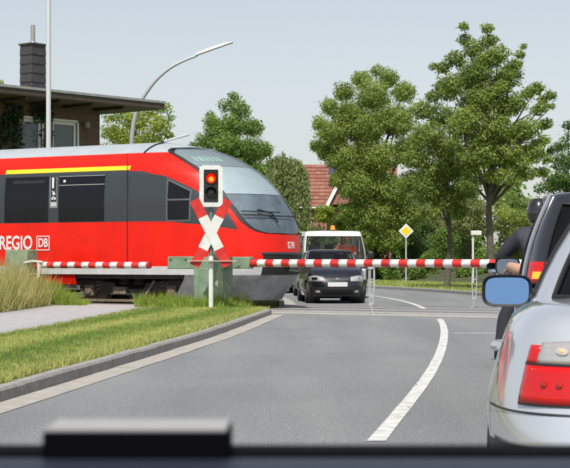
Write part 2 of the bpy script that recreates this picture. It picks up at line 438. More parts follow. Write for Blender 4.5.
def stripe_tint(p):
    f = np.sin((p[:, 0] - .1 * p[:, 1]) * 4.4 + .6 * np.sin(p[:, 1] * .35)) * .3 + .44
    g = np.sin(p[:, 0] * 7.1 + p[:, 1] * 1.7) * np.sin(p[:, 1] * 2.3 - p[:, 0] * 3) * .14
    return np.clip(f + g + rng.normal(0, .17, len(p)), 0, 1)
o = blades("grass", p, .042, .7, .012, GR, tint=stripe_tint(p)); tag(o, "short mown striped lawn between the kerb and the grey footpath", "grass", kind="stuff")
p, a = lawn_pts(9000, 9.0, 34, 1.0)
o = blades("grass", p, .085, .8, .012, GR, tint=rng.uniform(.3, 1, len(p))); tag(o, "ragged pale grass fringe hanging over the kerb stones", "grass", kind="stuff")
n = 6000; y = 20 * (36 / 20) ** rng.uniform(0, 1, n); xx = np.array([path_r(t) for t in y]) + rng.uniform(-.04, .05, n) + .04 * np.sin(y * 5)
o = blades("grass", np.stack([xx, y, np.full(n, KH - .003)], 1)[[a_ for a_ in range(n) if y[a_] < ytrack(xx[a_], 2.8)]], .06, .9, .014, GR); tag(o, "ragged grass edge creeping over the right side of the footpath", "grass", kind="stuff")
# far verge grass
n = 16000; y = rng.uniform(50, 84, n); xx = np.array([right_edge(t) for t in y]) + .14 + rng.uniform(0, 1, n) * 6.0
o = blades("grass", np.stack([xx, y, np.full(n, KH)], 1), .09, .7, .03, GR); tag(o, "sunlit grass verge under the tall trees beyond the crossing", "grass", kind="stuff")
# dry tall grass left of the footpath
DRY = leaf_mat("dry_grass", (.2, .25, .06), (.66, .56, .25), .35, .7)
LUSH = leaf_mat("lush_grass", (.13, .24, .03), (.42, .5, .1), .35, .6)
n = 22000; px = -rng.uniform(4.9, 9.5, n); off = rng.uniform(0, 1, n) ** 1.1 * 7.0
yy = np.array([ytrack(x_, 2.9) for x_ in px]) - off
hmax = np.clip(.28 + (-px - 4.95) * .62, .25, .95)
nrm = rng.uniform(.6, 1.1, n) * hmax
me_p = np.stack([px, yy, np.full(n, KH)], 1); keep = np.array([q[0] < path_l(q[1]) - .02 for q in me_p])
o = blades("tall_grass", me_p[keep], nrm[keep], .55, .022, DRY); tag(o, "tall dry straw coloured grass in front of the red train", "grass", kind="stuff")
n = 5000; px = -rng.uniform(4.6, 6.3, n); yy = np.array([ytrack(x_, 2.75) for x_ in px]) - rng.uniform(-.25, .9, n)
o = blades("green_grass", np.stack([px, yy, np.full(n, KH - .1)], 1), .62 * np.clip((-px - 4.35) / 1.2, .35, 1), .5, .022, LUSH); tag(o, "bright green grass clump at the end of the footpath", "grass", kind="stuff")
# weeds round the barrier drive
n = 12000; s_ = rng.uniform(-5.3, -1.7, n); t_ = rng.uniform(2.3, 3.9, n)
pts = np.array([trk(s_[i], t_[i], KH - .06) for i in range(n)]); keep = np.array([q[0] < left_edge(q[1]) - .1 and q[0] > -3.3 for q in pts])
o = blades("weeds", pts[keep], .3 * (.55 + .7 * np.abs(np.sin(s_[keep] * 3.7) * np.sin(t_[keep] * 4.1 + s_[keep]))), .6, .02, LUSH); tag(o, "uncut weeds round the foot of the green barrier drive", "grass", kind="stuff")

# ---------------------------------------------------------------- the red railcar
M_RED = mat("train_red", (.76, .01, .002), .36, coat=.15, noise=(1.6, .12), spec=.35)
M_BAND = mat("train_grey_band", (.036, .043, .051), .4, coat=.2)
M_TGLASS = mat("train_window_glass", (.004, .005, .007), .05, spec=.35)
M_ROOF = mat("train_roof_grey", (.36, .4, .43), .45, noise=(2, .1))
M_SILL = mat("train_sill_grey", (.52, .53, .53), .5, noise=(4, .12))
M_YEL = mat("train_yellow", (.85, .66, .02), .45)
M_APRON = mat("train_apron", (.27, .285, .3), .5, .1, noise=(2.5, .3), bump=(3, .3))
M_UND = mat("underframe_black", (.04, .038, .036), .75, noise=(6, .5), bump=(25, .5))
M_RUST = mat("bogie_grime", (.17, .135, .1), .8, noise=(12, .5), bump=(30, .5))
M_WHITE = mat("white_lettering", (.82, .82, .82), .5)
M_BLACK = mat("black_rubber", (.012, .012, .013), .6)
M_WSG = glass("windscreen_glass", (.8, .85, .87), .02, 1.7)
M_CAB = mat("cab_interior", (.03, .04, .055), .7)
M_BLIND = mat("sun_blind", (.5, .55, .58), .6, noise=(3, .08))
M_HEAD = mat("display_surround", (.3, .345, .35), .6)
M_LED = mat("led_green", (.42, .55, .48), .5, emit=(.2, .6, .4), estr=.08)

TZ = [.1, .3, .8, .95, 1.5, 2.05, 2.5, 2.98, 3.4, 3.69, 3.9, 4.04]; TU = [.55, .42, .06, .02, 0, .085, .36, .78, 1.345, 1.92, 2.65, 3.54]
WZ = [0, .3, .8, 2.6, 3.2, 3.5, 3.7, 3.85, 3.95, 4.0, 4.04, 4.06]; WW = [1.22, 1.3, 1.44, 1.45, 1.40, 1.28, 1.1, .85, .6, .4, .2, .0]
UE = 4.0; TP = 2.3
tz_f = hermite(list(zip(TZ, TU))); ww_f = lambda z: float(np.interp(z, WZ, WW))
train = empty("train", (0.16, 38.86, 0.0), -TA)
tag(train, "red regional railcar with grey window band and rounded nose on the crossing", "train")
def NS(q, z, off=0.0):
    """nose surface: q 0 = middle of the front .. 1 = flank .. 2 = end of the nose; negative q = far side"""
    sg = -1 if q >= 0 else 1; q = abs(q)
    def raw(q, z):
        t = tz_f(z); w = ww_f(z); Lc = max(.02, min(2.0, UE - t))
        if q <= 1:
            f = q * math.pi / 2; return Vector((-(t + Lc * (1 - math.cos(f) ** (2 / TP))), w * math.sin(f) ** (2 / TP), z))
        return Vector((-(t + Lc + (q - 1) * (UE - t - Lc)), w, z))
    p = raw(q, z)
    if off:
        e = .01; a = raw(q + e, z) - raw(max(q - e, 0), z); b = raw(q, z + e) - raw(q, z - e); n = b.cross(a)
        if n.length > 1e-9:
            n.normalize()
            p = p - n * off
    return Vector((p.x, p.y * sg, p.z))
lin = lambda a, b, n: list(np.linspace(a, b, n))
qw_f = lambda z: float(np.interp(z, [1.74, 1.76, 1.79, 1.89, 2.07, 2.39, 2.61, 2.93, 3.29, 3.57, 3.8, 3.86, 3.9], [.0, .2, .38, .47, .54, .57, .585, .595, .6, .635, .64, .55, 0]))
qb_f = lambda z: float(np.interp(z, [1.74, 1.85, 2.37, 2.79, 2.91, 3.15, 3.27, 3.31], [.59, .59, .64, .78, .83, .93, 1.12, 2.0]))
zbl_f = lambda q: float(np.interp(q, [.59, .85, 1.2, 2.0], [1.85, 1.97, 2.06, 2.07]))
zbu_f = lambda q: float(np.interp(q, [.59, .64, .78, .83, .93, 1.12, 2.0], [1.85, 2.37, 2.79, 2.91, 3.15, 3.27, 3.31]))
ZR = 3.74                                         # where the grey roof begins
def both(fn): return (fn, lambda a, b: Vector((fn(a, b).x, -fn(a, b).y, fn(a, b).z)))
def npart(nm, grids, m, parent=train, off=0.0, sharp=50):
    """grids: list of (fn(a,b) -> (q,z), na, nb), mirrored to both sides of the nose"""
    mb = MB()
    for g, na, nb in grids:
        for sg in (1, -1):
            mb.grid(lambda a, b: (lambda p: Vector((p.x, p.y * sg, p.z)))(NS(*g(a, b), off)), lin(0, 1, na), lin(0, 1, nb))
    bm_o = mb.build(nm, m, parent, sharp=sharp)
    return bm_o
# painted nose shell: lower red, stripe between screen and band, upper red
npart("nose_shell", [
    (lambda a, b: (a * .59, 1.0 + b * .74), 24, 10),
    (lambda a, b: (.59 + a * 1.41, 1.0 + b * (zbl_f(.59 + a * 1.41) - 1.0)), 30, 10),
    (lambda a, b: (lambda z: (qw_f(z) + a * (qb_f(z) - qw_f(z)), z))(1.74 + b * (ZR - 1.74)), 12, 70)], M_RED)
npart("nose_band", [(lambda a, b: (lambda q: (q, zbl_f(q) + b * (zbu_f(q) - zbl_f(q))))(.59 + a * 1.41), 60, 14)], M_BAND)
npart("nose_roof", [
    (lambda a, b: (lambda z: (qw_f(z) + a * (2 - qw_f(z)), z))(ZR + b * (3.9 - ZR)), 24, 14),
    (lambda a, b: (a * 2, 3.9 + b * .155), 24, 12)], M_ROOF)
npart("nose_sill", [(lambda a, b: (.36 + a * 1.64, .8 + b * .2), 30, 4)], M_SILL)
ap = npart("apron", [(lambda a, b: (a * 1.0, .2 + b * .6), 30, 8)], M_APRON)
npart("inner_shell", [(lambda a, b: (a * 2, .86 + b * 3.18), 40, 50)], M_CAB, off=-.07)
# windscreen with what stands behind it
wsf = lambda z0, z1: (lambda a, b: (lambda z: (qw_f(z) * a, z))(z0 + b * (z1 - z0)))
ws = npart("windscreen", [(wsf(1.745, 3.895), 20, 60)], M_WSG, off=.004)
npart("screen_seal", [(lambda a, b: (lambda z: (qw_f(z) - .025 + a * .04, z))(1.75 + b * 2.1), 3, 70)], M_BLACK, ws, off=.009)
npart("sun_blind", [(lambda a, b: (lambda z: (max(0, qw_f(z) - .05) * a, z))(2.72 + b * .68), 16, 16)], M_BLIND, ws, off=-.035)
npart("screen_backing", [(lambda a, b: (lambda z: (max(0, qw_f(z) - .04) * a, z))(1.78 + b * .93), 16, 16)], mat("screen_backing", (.15, .18, .21), .6, noise=(2.2, .5)), ws, off=-.04)  # backing sheet added to lighten the lower part of the screen
npart("display_surround", [(lambda a, b: (lambda z: (max(0, qw_f(z) - .05) * a, z))(3.41 + b * .45), 16, 10)], M_HEAD, ws, off=-.035)
for i, (qa, qb2) in enumerate(((.50, .47), (.45, .40), (.385, .35), (.335, .30), (.28, .245), (.23, .18))):
    MB().grid(lambda a, b: NS(qb2 + a * (qa - qb2), 3.52 + b * .12, -.028), lin(0, 1, 4), lin(0, 1, 3)).build("display_letter", M_LED, ws)
MB().grid(lambda a, b: NS(-.5 + a, 2.16 + b * .03, .012), lin(0, 1, 14), [0, 1]).build("screen_bar", M_BLACK, ws)
wp = MB().tube([NS(.16, 2.02, .03), NS(.2, 2.22, .045), NS(.34, 2.3, .05)], .02, 6).tube([NS(q, 2.25 + .07 * (q - .1), .03) for q in lin(.08, .5, 10)], .014, 6).build("wiper", M_BLACK, train)
# coupler hatch, coupler, headlights, badge
npart("coupler_hatch", [(lambda a, b: (a * .36, .8 + b * .5), 12, 6)], M_BLACK, off=.005)
npart("hatch_lip", [(lambda a, b: (a * .38, 1.28 + b * .05), 12, 3)], M_BAND, off=.02)
cp = MB().cyl((.0, 0, .98), (.32, 0, .98), .12, .1, 12).box((.26, -.2, .84), (.42, .2, 1.12)).cyl((.1, -.28, .9), (.36, -.28, .88), .035, n=8).build("coupler", M_UND, train, bevel=.02)
lg = MB()
for (a0, a1, b0, b1) in ((-.045, .045, 1.56, 1.575), (-.045, .045, 1.425, 1.44), (-.045, -.037, 1.44, 1.56), (.037, .045, 1.44, 1.56)):
    lg.grid(lambda a, b: NS(a0 + a * (a1 - a0) + .012, b0 + b * (b1 - b0), .006), [0, .33, .66, 1], [0, 1])
lg.build("badge_frame", M_WHITE, train)
tm = text_mesh("DB", .17, "badge_letters", M_WHITE, train, (.012, -.04, 1.5), (math.pi / 2, 0, math.radians(84)), bold=.0)
def uu(px, v=-1.45):                               # photograph column -> distance behind the nose on the near flank
    k = (px - 285) / F; ca, sa = math.cos(TA), math.sin(TA); tx, ty = .16, 38.86
    # X = tx - u ca + v sa, Y = ty + u sa + v ca
    return (tx + v * sa - k * (ty + v * ca)) / (ca + k * sa)
# cab side window
for sg in (1,):
    def qu(u, z):
        t = tz_f(z); Lc = max(.02, min(2.0, UE - t)); r = (u - t) / Lc
        return math.acos(max(0, 1 - r) ** (TP / 2)) / (math.pi / 2) if r < 1 else 1 + (u - t - Lc) / max(1e-6, UE - t - Lc)
    uA, uB = uu(190.5), uu(166)
    def wnd(a0, a1, z0, z1, dz, off):
        def fn(a, b):
            ua = a0 + a * (a1 - a0); z = z0 + b * (z1 - dz * (1 - ua) - z0); return NS(qu(uA + ua * (uB - uA), z), z, off)
        return MB().grid(fn, lin(0, 1, 10), lin(0, 1, 8))
    f = wnd(0, 1, 2.06, 3.09, .3, .006).build("cab_window", mat("window_frame_grey", (.1, .11, .12), .4), train)
    wnd(.07, .93, 2.6, 3.04, .3, .011).build("pane", M_TGLASS, f)
    wnd(.07, .93, 2.1, 2.55, 0, .011).build("pane", M_TGLASS, f)

# straight car body behind the nose
U1 = 21.0
def bstrip(nm, z0, z1, m, nz=4, u0=UE, u1=U1, off=0.0, parent=train, sides=(-1, 1)):
    mb = MB()
    for sg in sides:
        mb.grid(lambda u, z: Vector((-u, sg * (ww_f(z) + off), z)), lin(u0, u1, 8), lin(z0, z1, nz))
    return mb.build(nm, m, parent, sharp=50)
bstrip("lower_panel", 1.0, 2.07, M_RED); bstrip("window_band", 2.07, 3.31, M_BAND, 8); bstrip("upper_panel", 3.31, ZR, M_RED, 10)
MB().grid(lambda u, f: Vector((-u, (1 if f > .5 else -1) * ww_f(ZR + (1 - abs(2 * f - 1)) * (4.06 - ZR)), ZR + (1 - abs(2 * f - 1)) * (4.06 - ZR))), lin(UE, U1, 4), lin(0, 1, 31)).build("roof", M_ROOF, train, sharp=60)
bstrip("sill", .8, 1.0, M_SILL, 3)
MB().prism([(-1.44, .8), (1.44, .8), (1.45, 2.6), (1.28, 3.5), (.6, 3.95), (-.6, 3.95), (-1.28, 3.5), (-1.45, 2.6)], 'x', -U1 - .02, -U1 + .1).build("end_wall", M_BAND, train)
MB().box((-U1, -1.36, .7), (-.9, 1.36, .85)).build("floor_pan", M_UND, train)
bstrip("yellow_stripe", 3.315, 3.42, M_YEL, 4, uu(127.5), uu(3), .005, sides=(-1,))
for x0, x1 in ((4.5, 48), (58.5, 104)):
    ua, ub = uu(x1), uu(x0)
    w = MB().grid(lambda u, z: Vector((-u, -(ww_f(z) + .006), z)), lin(ua, ub, 2), lin(2.09, 3.22, 8)).build("window", M_TGLASS, train)
    if x0 > 50:
        MB().grid(lambda u, z: Vector((-u, -(ww_f(z) + .010), z)), lin(ua, ub, 2), [2.98, 3.0]).build("vent_bar", mat("window_frame_light", (.3, .32, .33), .4), w)
        for z0 in (3.2,):
            MB().grid(lambda u, z: Vector((-u, -(ww_f(z) + .010), z)), lin(ua, ub, 2), [z0, z0 + .014]).build("vent_bar", MATS["window_frame_light"], w)
        MB().grid(lambda u, z: Vector((-u, -(ww_f(z) + .010), z)), [ub - .2, ub - .13], [3.06, 3.12]).build("sticker", M_WHITE, w)
    else:
        MB().grid(lambda u, z: Vector((-u, -(ww_f(z) + .010), z)), [ua + .12, ub - .25], [3.06, 3.13]).build("vent_grille", mat("vent_dark", (.022, .024, .026), .5), w)
u0 = 8.6
for i in range(3):                                  # the windows further back, out of the picture
    MB().grid(lambda u, z: Vector((-u, -(ww_f(z) + .006), z)), [u0 + 3.2 * i, u0 + 3.2 * i + 1.3], lin(2.09, 3.22, 6)).build("window", M_TGLASS, train)
MB().box((-uu(127.3) - .008, -1.457, 1.0), (-uu(127.3) + .008, -1.45, 3.7)).build("body_seam", M_BLACK, train)
# class panel: a white 1, small signs below
uc = uu(53.2)
text_mesh("1", .36, "class_number", M_WHITE, train, (-uc + .005, -1.46, 3.04), bold=.008, sx=1.15)
MB().box((-uc - .075, -1.458, 2.62), (-uc + .105, -1.452, 2.865)).build("sign_panel", mat("sign_dark", (.05, .055, .06), .5), train)
MB().cyl((-uc + .02, -1.464, 2.79), (-uc + .02, -1.458, 2.79), .035, n=14).tube([(-uc - .03, -1.462, 2.845), (-uc + .03, -1.462, 2.83), (-uc + .07, -1.462, 2.76)], .01, 5).build("sign_symbol", M_WHITE, train)
MB().cyl((-uc - .02, -1.464, 2.665), (-uc - .02, -1.458, 2.665), .03, n=14).cyl((-uc + .06, -1.464, 2.665), (-uc + .06, -1.458, 2.665), .03, n=14).tube([(-uc - .02, -1.462, 2.67), (-uc + .01, -1.462, 2.72), (-uc + .06, -1.462, 2.67)], .009, 5).build("sign_symbol", M_WHITE, train)
MB().box((-uc - .075, -1.458, 2.47), (-uc + .105, -1.452, 2.58)).build("sign_panel", mat("sign_pale", (.5, .51, .52), .5), train)
fr = MB()
for (xa, xb, za, zb) in ((-.1, -.088, 2.45, 3.2), (.118, .13, 2.45, 3.2), (-.1, .13, 2.44, 2.452)):
    fr.box((-uc + xa, -1.457, za), (-uc + xb, -1.448, zb))
fr.build("sign_border", MATS["sign_pale"], train)
# operator's name and badge
text_mesh("REGIO", .47, "operator_name", mat("lettering_grey_white", (.68, .68, .68), .5), train, (-uu(37.5, -1.455) - .16, -1.4535, 1.565), align='RIGHT', bold=.012, sx=.8)
ul, ur = -uu(36.6), -uu(49.6)
lb = MB()
for (xa, xb, za, zb) in ((ul, ur, 1.385, 1.41), (ul, ur, 1.725, 1.75), (ul, ul + .025, 1.41, 1.725), (ur - .025, ur, 1.41, 1.725)):
    lb.box((xa, -1.4555, za), (xb, -1.449, zb))
lb.build("badge_frame", MATS["lettering_grey_white"], train)
text_mesh("DB", .3, "badge_letters", MATS["lettering_grey_white"], train, ((ul + ur) / 2, -1.4535, 1.567), bold=.008, sx=.8)
# underframe: skirts, bogie with two axles
bstrip("skirt_panel", .55, .79, M_RED, 3, uu(74), U1, -.03)
bstrip("skirt_ledge", .42, .54, mat("skirt_grey", (.2, .2, .2), .6, noise=(5, .3)), 2, uu(76), U1, -.06)
def bogie(u_c, half):
    bg = MB()
    for sg in (-1, 1):
        bg.prism([(-u_c - half - .45, .52), (-u_c - half - .35, .68), (-u_c - .5, .6), (-u_c - .4, .45), (-u_c + .4, .45), (-u_c + .5, .6), (-u_c + half + .35, .68), (-u_c + half + .45, .52), (-u_c + half + .3, .45), (-u_c + half - .3, .45), (-u_c + .55, .3), (-u_c - .55, .3), (-u_c - half + .3, .45), (-u_c - half - .3, .45)], 'y', sg * 1.06, sg * 1.16)
    b = bg.build("bogie", M_UND, train)
    for du in (-half, half):
        for sg in (-1, 1):
            MB().lathe([(.0, 0), (.3, .0), (.33, .01), (.385, .015), (.385, .12), (.42, .125), (.42, .15), (0, .15)], (-u_c + du, sg * .86 - .07, .4), 'y', 28).build("wheel", M_RUST, b)
            MB().box((-u_c + du - .14, sg * 1.1 - .1, .27), (-u_c + du + .14, sg * 1.1 + .12, .54)).lathe([(0, sg * .13), (.1, sg * .13), (.11, sg * .1), (.11, 0)], (-u_c + du, sg * 1.1, .41), 'y', 14).build("axle_box", M_RUST, b, bevel=.02)
        for dx in (-.27, .27):
            mb = MB(); pts = [(-u_c + du + dx + .075 * math.cos(t), -1.12 + .075 * math.sin(t), .36 + .03 * t / 2) for t in np.arange(0, 6 * math.pi, .5)]
            mb.tube(pts, .014, 5).build("spring", M_RUST, b)
    for dx in (-.22, .22):
        MB().lathe([(0, .55), (.17, .55), (.2, .6), (.17, .66), (.2, .72), (.17, .78), (0, .78)], (-u_c + dx, -1.0, .0), 'z', 16).build("air_spring", M_BLACK, b)
    MB().box((-u_c - .5, -1.2, .31), (-u_c - .1, -1.05, .5)).build("gear_box", M_RUST, b, bevel=.02)
    MB().tube([(-u_c + half - .5, -1.18, .66), (-u_c + half - .75, -1.18, .3)], .03, 6).build("damper", MATS["skirt_grey"], b)
    MB().box((-u_c - half - .1, -1.2, .14), (-u_c + half + .1, -1.14, .2)).build("step_rail", M_RUST, b)
    return b
bogie((uu(82) + uu(165)) / 2, (uu(82) - uu(165)) / 2); bogie(16.5, 1.2)
MB().box((-uu(76), -.5, .12), (-uu(178), 1.3, .78)).build("underframe_tank", M_UND, train)
MB().box((-11.5, -1.15, .3), (-7.2, 1.15, .75)).build("equipment_box", M_UND, train, bevel=.03)
MB().tube([(-uu(134), -.2, 4.05), (-uu(134) + .12, -.2, 4.09), (-uu(159), -.2, 4.2)], .03, 8).build("roof_horn", M_SILL, train)
MB().tube([Vector((-uu(134) - .02 * 0, -(ww_f(z) + .01), z)) for z in lin(3.74, 4.04, 8)], .018, 6).build("roof_seam", M_BLACK, train)

# ---------------------------------------------------------------- signal, barriers, posts
M_GALV = mat("galvanised", (.5, .51, .52), .5, .3, noise=(6, .15))
M_SIGW = mat("sign_white", (.66, .66, .645), .5, noise=(6, .12))
M_SIGR = mat("sign_red", (.56, .025, .02), .45, noise=(6, .25))
M_GREEN = mat("barrier_green", (.19, .27, .185), .6, noise=(5, .25), bump=(20, .2))
M_SIGB = mat("signal_black", (.012, .013, .015), .5)
Y = 35.3
sg = empty("crossing_signal", (at(211, 260, Y).x, Y, KH), math.radians(3))
tag(sg, "level crossing light signal with lit red lamp above the red and white cross", "signal")
MB().cyl((0, .05, -.05), (0, .05, 1.12), .052, n=14).build("post", mat("post_white", (.66, .66, .66), .5, noise=(8, .12)), sg)
MB().cyl((0, .05, 1.12), (0, .05, 2.3), .045, n=14).build("upper_post", mat("post_grey", (.16, .17, .17), .5), sg)
def rrect(w, h, r, n=6):
    p = []
    for cx, cz, a0 in ((w / 2 - r, h / 2 - r, 0), (-w / 2 + r, h / 2 - r, 90), (-w / 2 + r, -h / 2 + r, 180), (w / 2 - r, -h / 2 + r, 270)):
        for i in range(n + 1):
            a = math.radians(a0 + 90 * i / n); p.append((cx + r * math.cos(a), cz + r * math.sin(a)))
    return p
zc = 2.73 - KH
ring_o = rrect(.5, .89, .1); ring_i = rrect(.31, .70, .02); n = len(ring_o)
mb = MB()
vs = [(x, -.06, z + zc) for x, z in ring_o] + [(x, -.06, z + zc) for x, z in ring_i] + [(x, -.02, z + zc) for x, z in ring_o] + [(x, -.02, z + zc) for x, z in ring_i]
fs = []
for i in range(n):
    j = (i + 1) % n
    fs += [(i, j, n + j, n + i), (2 * n + i, 3 * n + i, 3 * n + j, 2 * n + j), (i, 2 * n + i, 2 * n + j, j), (n + i, n + j, 3 * n + j, 3 * n + i)]
mb.add(vs, fs).build("signal_border", M_SIGW, sg)
MB().prism([(x, z + zc) for x, z in rrect(.47, .86, .09)], 'y', -.018, .03).build("backplate", mat("plate_grey", (.45, .46, .47), .5), sg)
MB().prism([(x, z + zc) for x, z in rrect(.305, .695, .02)], 'y', -.045, -.02).build("signal_face", M_SIGB, sg)
def lamp(z, on):
    if on:
        m = mat("lamp_red_lit", (.6, .02, .01), .3, emit=(1, .012, .0), estr=.75); m2 = mat("lamp_amber_core", (.9, .35, .05), .3, emit=(1, .2, .01), estr=1.3)
    else:
        m = mat("lamp_dark", (.035, .03, .03), .15); m2 = mat("lamp_dark_core", (.06, .04, .04), .15)
    l = MB().lathe([(0, -.075), (.05, -.073), (.09, -.062), (.105, -.046), (.112, -.04)], (0, 0, z), 'y', 24).build("lamp", m, sg)
    MB().lathe([(0, -.08), (.035, -.0785), (.055, -.074)], (0, 0, z - .02), 'y', 16).build("lamp_core", m2, l)
    # hood: open-bottomed half tube
    h = MB(); arc = [math.radians(a) for a in range(-15, 196, 15)]
    h.grid(lambda a, b: (math.cos(a) * (.122), -.045 - b * (.17 * (.35 + .65 * max(0, math.sin(a)))), z + math.sin(a) * .122), arc, [0, .5, 1])
    h.build("hood", M_SIGB, sg, solid=.006)
lamp(zc + .165, True); lamp(zc - .135, False)
# the cross
cz = 1.73 - KH; half = .79; ang = math.atan2(.36, .71)
cross = MB().cyl((0, -.02, cz), (0, .02, cz), .03, n=10).build("cross_hub", M_SIGW, sg)
for k, a in enumerate((ang, -ang)):
    dx, dz = math.sin(a), math.cos(a); y0 = -.05 - .012 * k
    def seg(t0, t1, m, nm):
        w = .108; p = [(dx * t0 + dz * w, cz + dz * t0 - dx * w), (dx * t1 + dz * w, cz + dz * t1 - dx * w), (dx * t1 - dz * w, cz + dz * t1 + dx * w), (dx * t0 - dz * w, cz + dz * t0 + dx * w)]
        return MB().prism(p, 'y', y0, y0 + .01).build(nm, m, sg)
    s_ = seg(-.385, .385, M_SIGW, "cross_arm")
    seg(-half, -.387, M_SIGR, "cross_tip"); seg(.387, half, M_SIGR, "cross_tip")
MB().box((-.5, -.1, 1.01 - KH + .11), (.55, .1, 1.03 - KH + .11)).build("foot_bar", mat("bar_pinkish", (.5, .38, .33), .6), sg)

# barrier drive and boom on the near side of the track
def boom_pt(px): # on the barrier line
    z = 34.5 / (1 + (px - 371) * 3.7e-4); return Vector(((px - 285) / F * z, z, 0))
bd = empty("barrier", boom_pt(212) + Vector((0, 0, KH)), -TA)
tag(bd, "long red and white barrier boom across the road with green drive housing", "barrier")
def lx(px): return (boom_pt(px) - boom_pt(212)).length * (1 if px > 212 else -1)
zb = 1.08 - KH
MB().prism([(-.36, 0), (.36, 0), (.36, .95), (.2, 1.05), (-.36, 1.05)], 'y', -.2, .3).build("drive_housing", M_GREEN, bd, bevel=.02)
MB().prism([(.14, .02), (.42, .02), (.42, .98), (.36, .98)], 'y', -.28, -.21).build("drive_plate", mat("barrier_green_lit", (.32, .37, .25), .6, noise=(6, .2)), bd)  # lit look of the plate put into a paler green
MB().box((-.2, -.24, .05), (.1, -.205, .85)).build("housing_door", M_GREEN, bd, bevel=.01)
cw = MB().box((lx(172), -.16, zb - .13), (lx(199), .12, zb + .15)).build("counterweight", M_GREEN, bd, bevel=.015)
for dx in (.09, .5): MB().cyl((lx(172) + dx, -.17, zb + .08), (lx(172) + dx, -.155, zb + .08), .025, n=8).build("bolt", M_UND, cw)
MB().box((-.36, -.1, zb - .12), (lx(251), .1, zb + .14)).build("boom_arm", M_GREEN, bd, bevel=.015)
MB().prism([(-.1, zb - .05), (.22, zb - .05), (.06, zb + .42)], 'y', -.12, -.06).build("arm_bracket", M_GREEN, bd)
def boom(root, x0, x1, r, period, first_red, z, y=0.0, dirn=1):
    """ring segments, alternately red and white, each a piece of the boom"""
    x = x0; red = first_red
    while x < x1 - .01:
        ln = period * (.5)
        xe = min(x + ln, x1)
        MB().cyl((dirn * x, y, z), (dirn * (xe - .0005), y, z), r, n=16, cap=(x == x0 or xe == x1)).build("boom_stripe", M_SIGR if red else M_SIGW, root)
        x = xe; red = not red
def support(root, x, z, y=0.0, foot=-KH):
    h = MB()
    for dx in (-.055, .055):
        h.tube([(x + dx, y, z - .06), (x + dx * 1.1, y, z - .5), (x + dx * .7, y, foot + .22)], .014, 6)
    h.tube([(x - .05, y, foot + .42), (x + .05, y, foot + .42)], .011, 6).tube([(x - .055, y, z - .4), (x + .055, y, z - .4)], .011, 6)
    h.tube([(x, y, foot + .24), (x + .02, y, foot + .1), (x + .03, y, foot + .01), (x + .1, y, foot + .005)], .016, 6)
    h.box((x - .07, y - .03, z - .12), (x + .07, y + .03, z - .06)); h.box((x - .045, y - .02, foot + .2), (x + .045, y + .02, foot + .26))
    return h.build("hanging_support", M_GALV, root)
boom(bd, lx(250.5), 8.9, .083, .408, True, zb)
support(bd, lx(370.5), zb, -.02); support(bd, lx(498), zb, -.02)

# footpath barrier on the left
fb = empty("barrier", boom_pt(20) + Vector((0, 0, KH)), -TA)
tag(fb, "short red and white footpath barrier before the train, with weathered green drive box", "barrier")
def lx2(px): return (boom_pt(px) - boom_pt(20)).length * (1 if px > 20 else -1)
zf = 1.03 - KH
hb = MB().box((-.34, -.15, .72), (.34, .25, 1.28)).build("drive_box", mat("green_weathered", (.22, .27, .17), .75, noise=(5, .4)), fb, bevel=.02)
MB().cyl((0, .05, 0), (0, .05, .75), .09, n=12).build("stand", M_GREEN, fb)
boom(fb, lx2(36), lx2(150), .076, .415, True, zf, -.05)
MB().cyl((lx2(42), -.12, -.05), (lx2(42), -.12, zf + .06), .045, n=10).build("rest_post", mat("post_cream", (.66, .62, .56), .6), fb)
MB().tube([(lx2(28), -.14, zf + .05), (lx2(36), -.14, zf + .09), (lx2(46), -.14, zf + .07)], .03, 6).build("arm_rod", MATS["post_cream"], fb)

# barrier on the far side, closing from the right
far0 = Vector((8.6, ytrack(8.6, -3.0), 0))
fbar = empty("barrier", far0 + Vector((0, 0, KH)), math.pi - TA)
tag(fbar, "barrier boom on the far side of the rails, hidden behind the near boom", "barrier")
MB().prism([(-.36, 0), (.36, 0), (.36, .95), (.2, 1.05), (-.36, 1.05)], 'y', -.3, .2).build("drive_housing", M_GREEN, fbar, bevel=.02)
boom(fbar, .5, 6.9, .07, .41, True, 1.075 - KH)
def far_x(px):
    best = min((abs((lambda p: 285 + F * p.x / p.y)(far0 + Vector((-math.cos(TA) * d, math.sin(TA) * d, 0))) - px), d) for d in np.arange(0, 9, .01)); return best[1]
support(fbar, far_x(474.5), 1.075 - KH, 0); support(fbar, far_x(372.5), 1.075 - KH, 0)

# posts and lamps
p = at(48.5, 0, 46.6)
o = MB().cyl((p.x, p.y, 0), (p.x, p.y, 10.2), .085, .06, n=12).build("light_mast", mat("mast_white", (.6, .63, .65), .5, .2), None)
tag(o, "tall thin white mast rising out of the picture before the brick building", "mast")
Y = 62.0
lp = empty("street_lamp", (at(131, 260, Y).x, Y, 0))
tag(lp, "tall street lamp with curved arm leaning over the train", "street lamp")
bx = at(131, 260, Y).x
pts = [(at(131, 260, Y).x - bx, 0, 0)] + [(at(a, b, Y).x - bx, 0, at(a, b, Y).z) for a, b in ((131, 170), (131.5, 143), (134, 121), (139, 105), (147, 91.5), (157, 79), (170, 68), (184, 60.5), (197, 55.5))]
ks = list(range(len(pts))); hx = hermite([(k, p_[0]) for k, p_ in zip(ks, pts)]); hzz = hermite([(k, p_[2]) for k, p_ in zip(ks, pts)])
tt_ = lin(0, len(pts) - 1, 46); MB().tube([(hx(t), 0, hzz(t)) for t in tt_], lin(.1, .045, 46), 10).build("pole", mat("lamp_pole", (.4, .42, .43), .5, .3), lp)
a, b = at(196, 55.5, Y), at(233, 42.5, Y); a.x -= bx; b.x -= bx; d = (b - a); nrm = Vector((-d.z, 0, d.x)).normalized()
hd = MB(); w = .17
vs = []
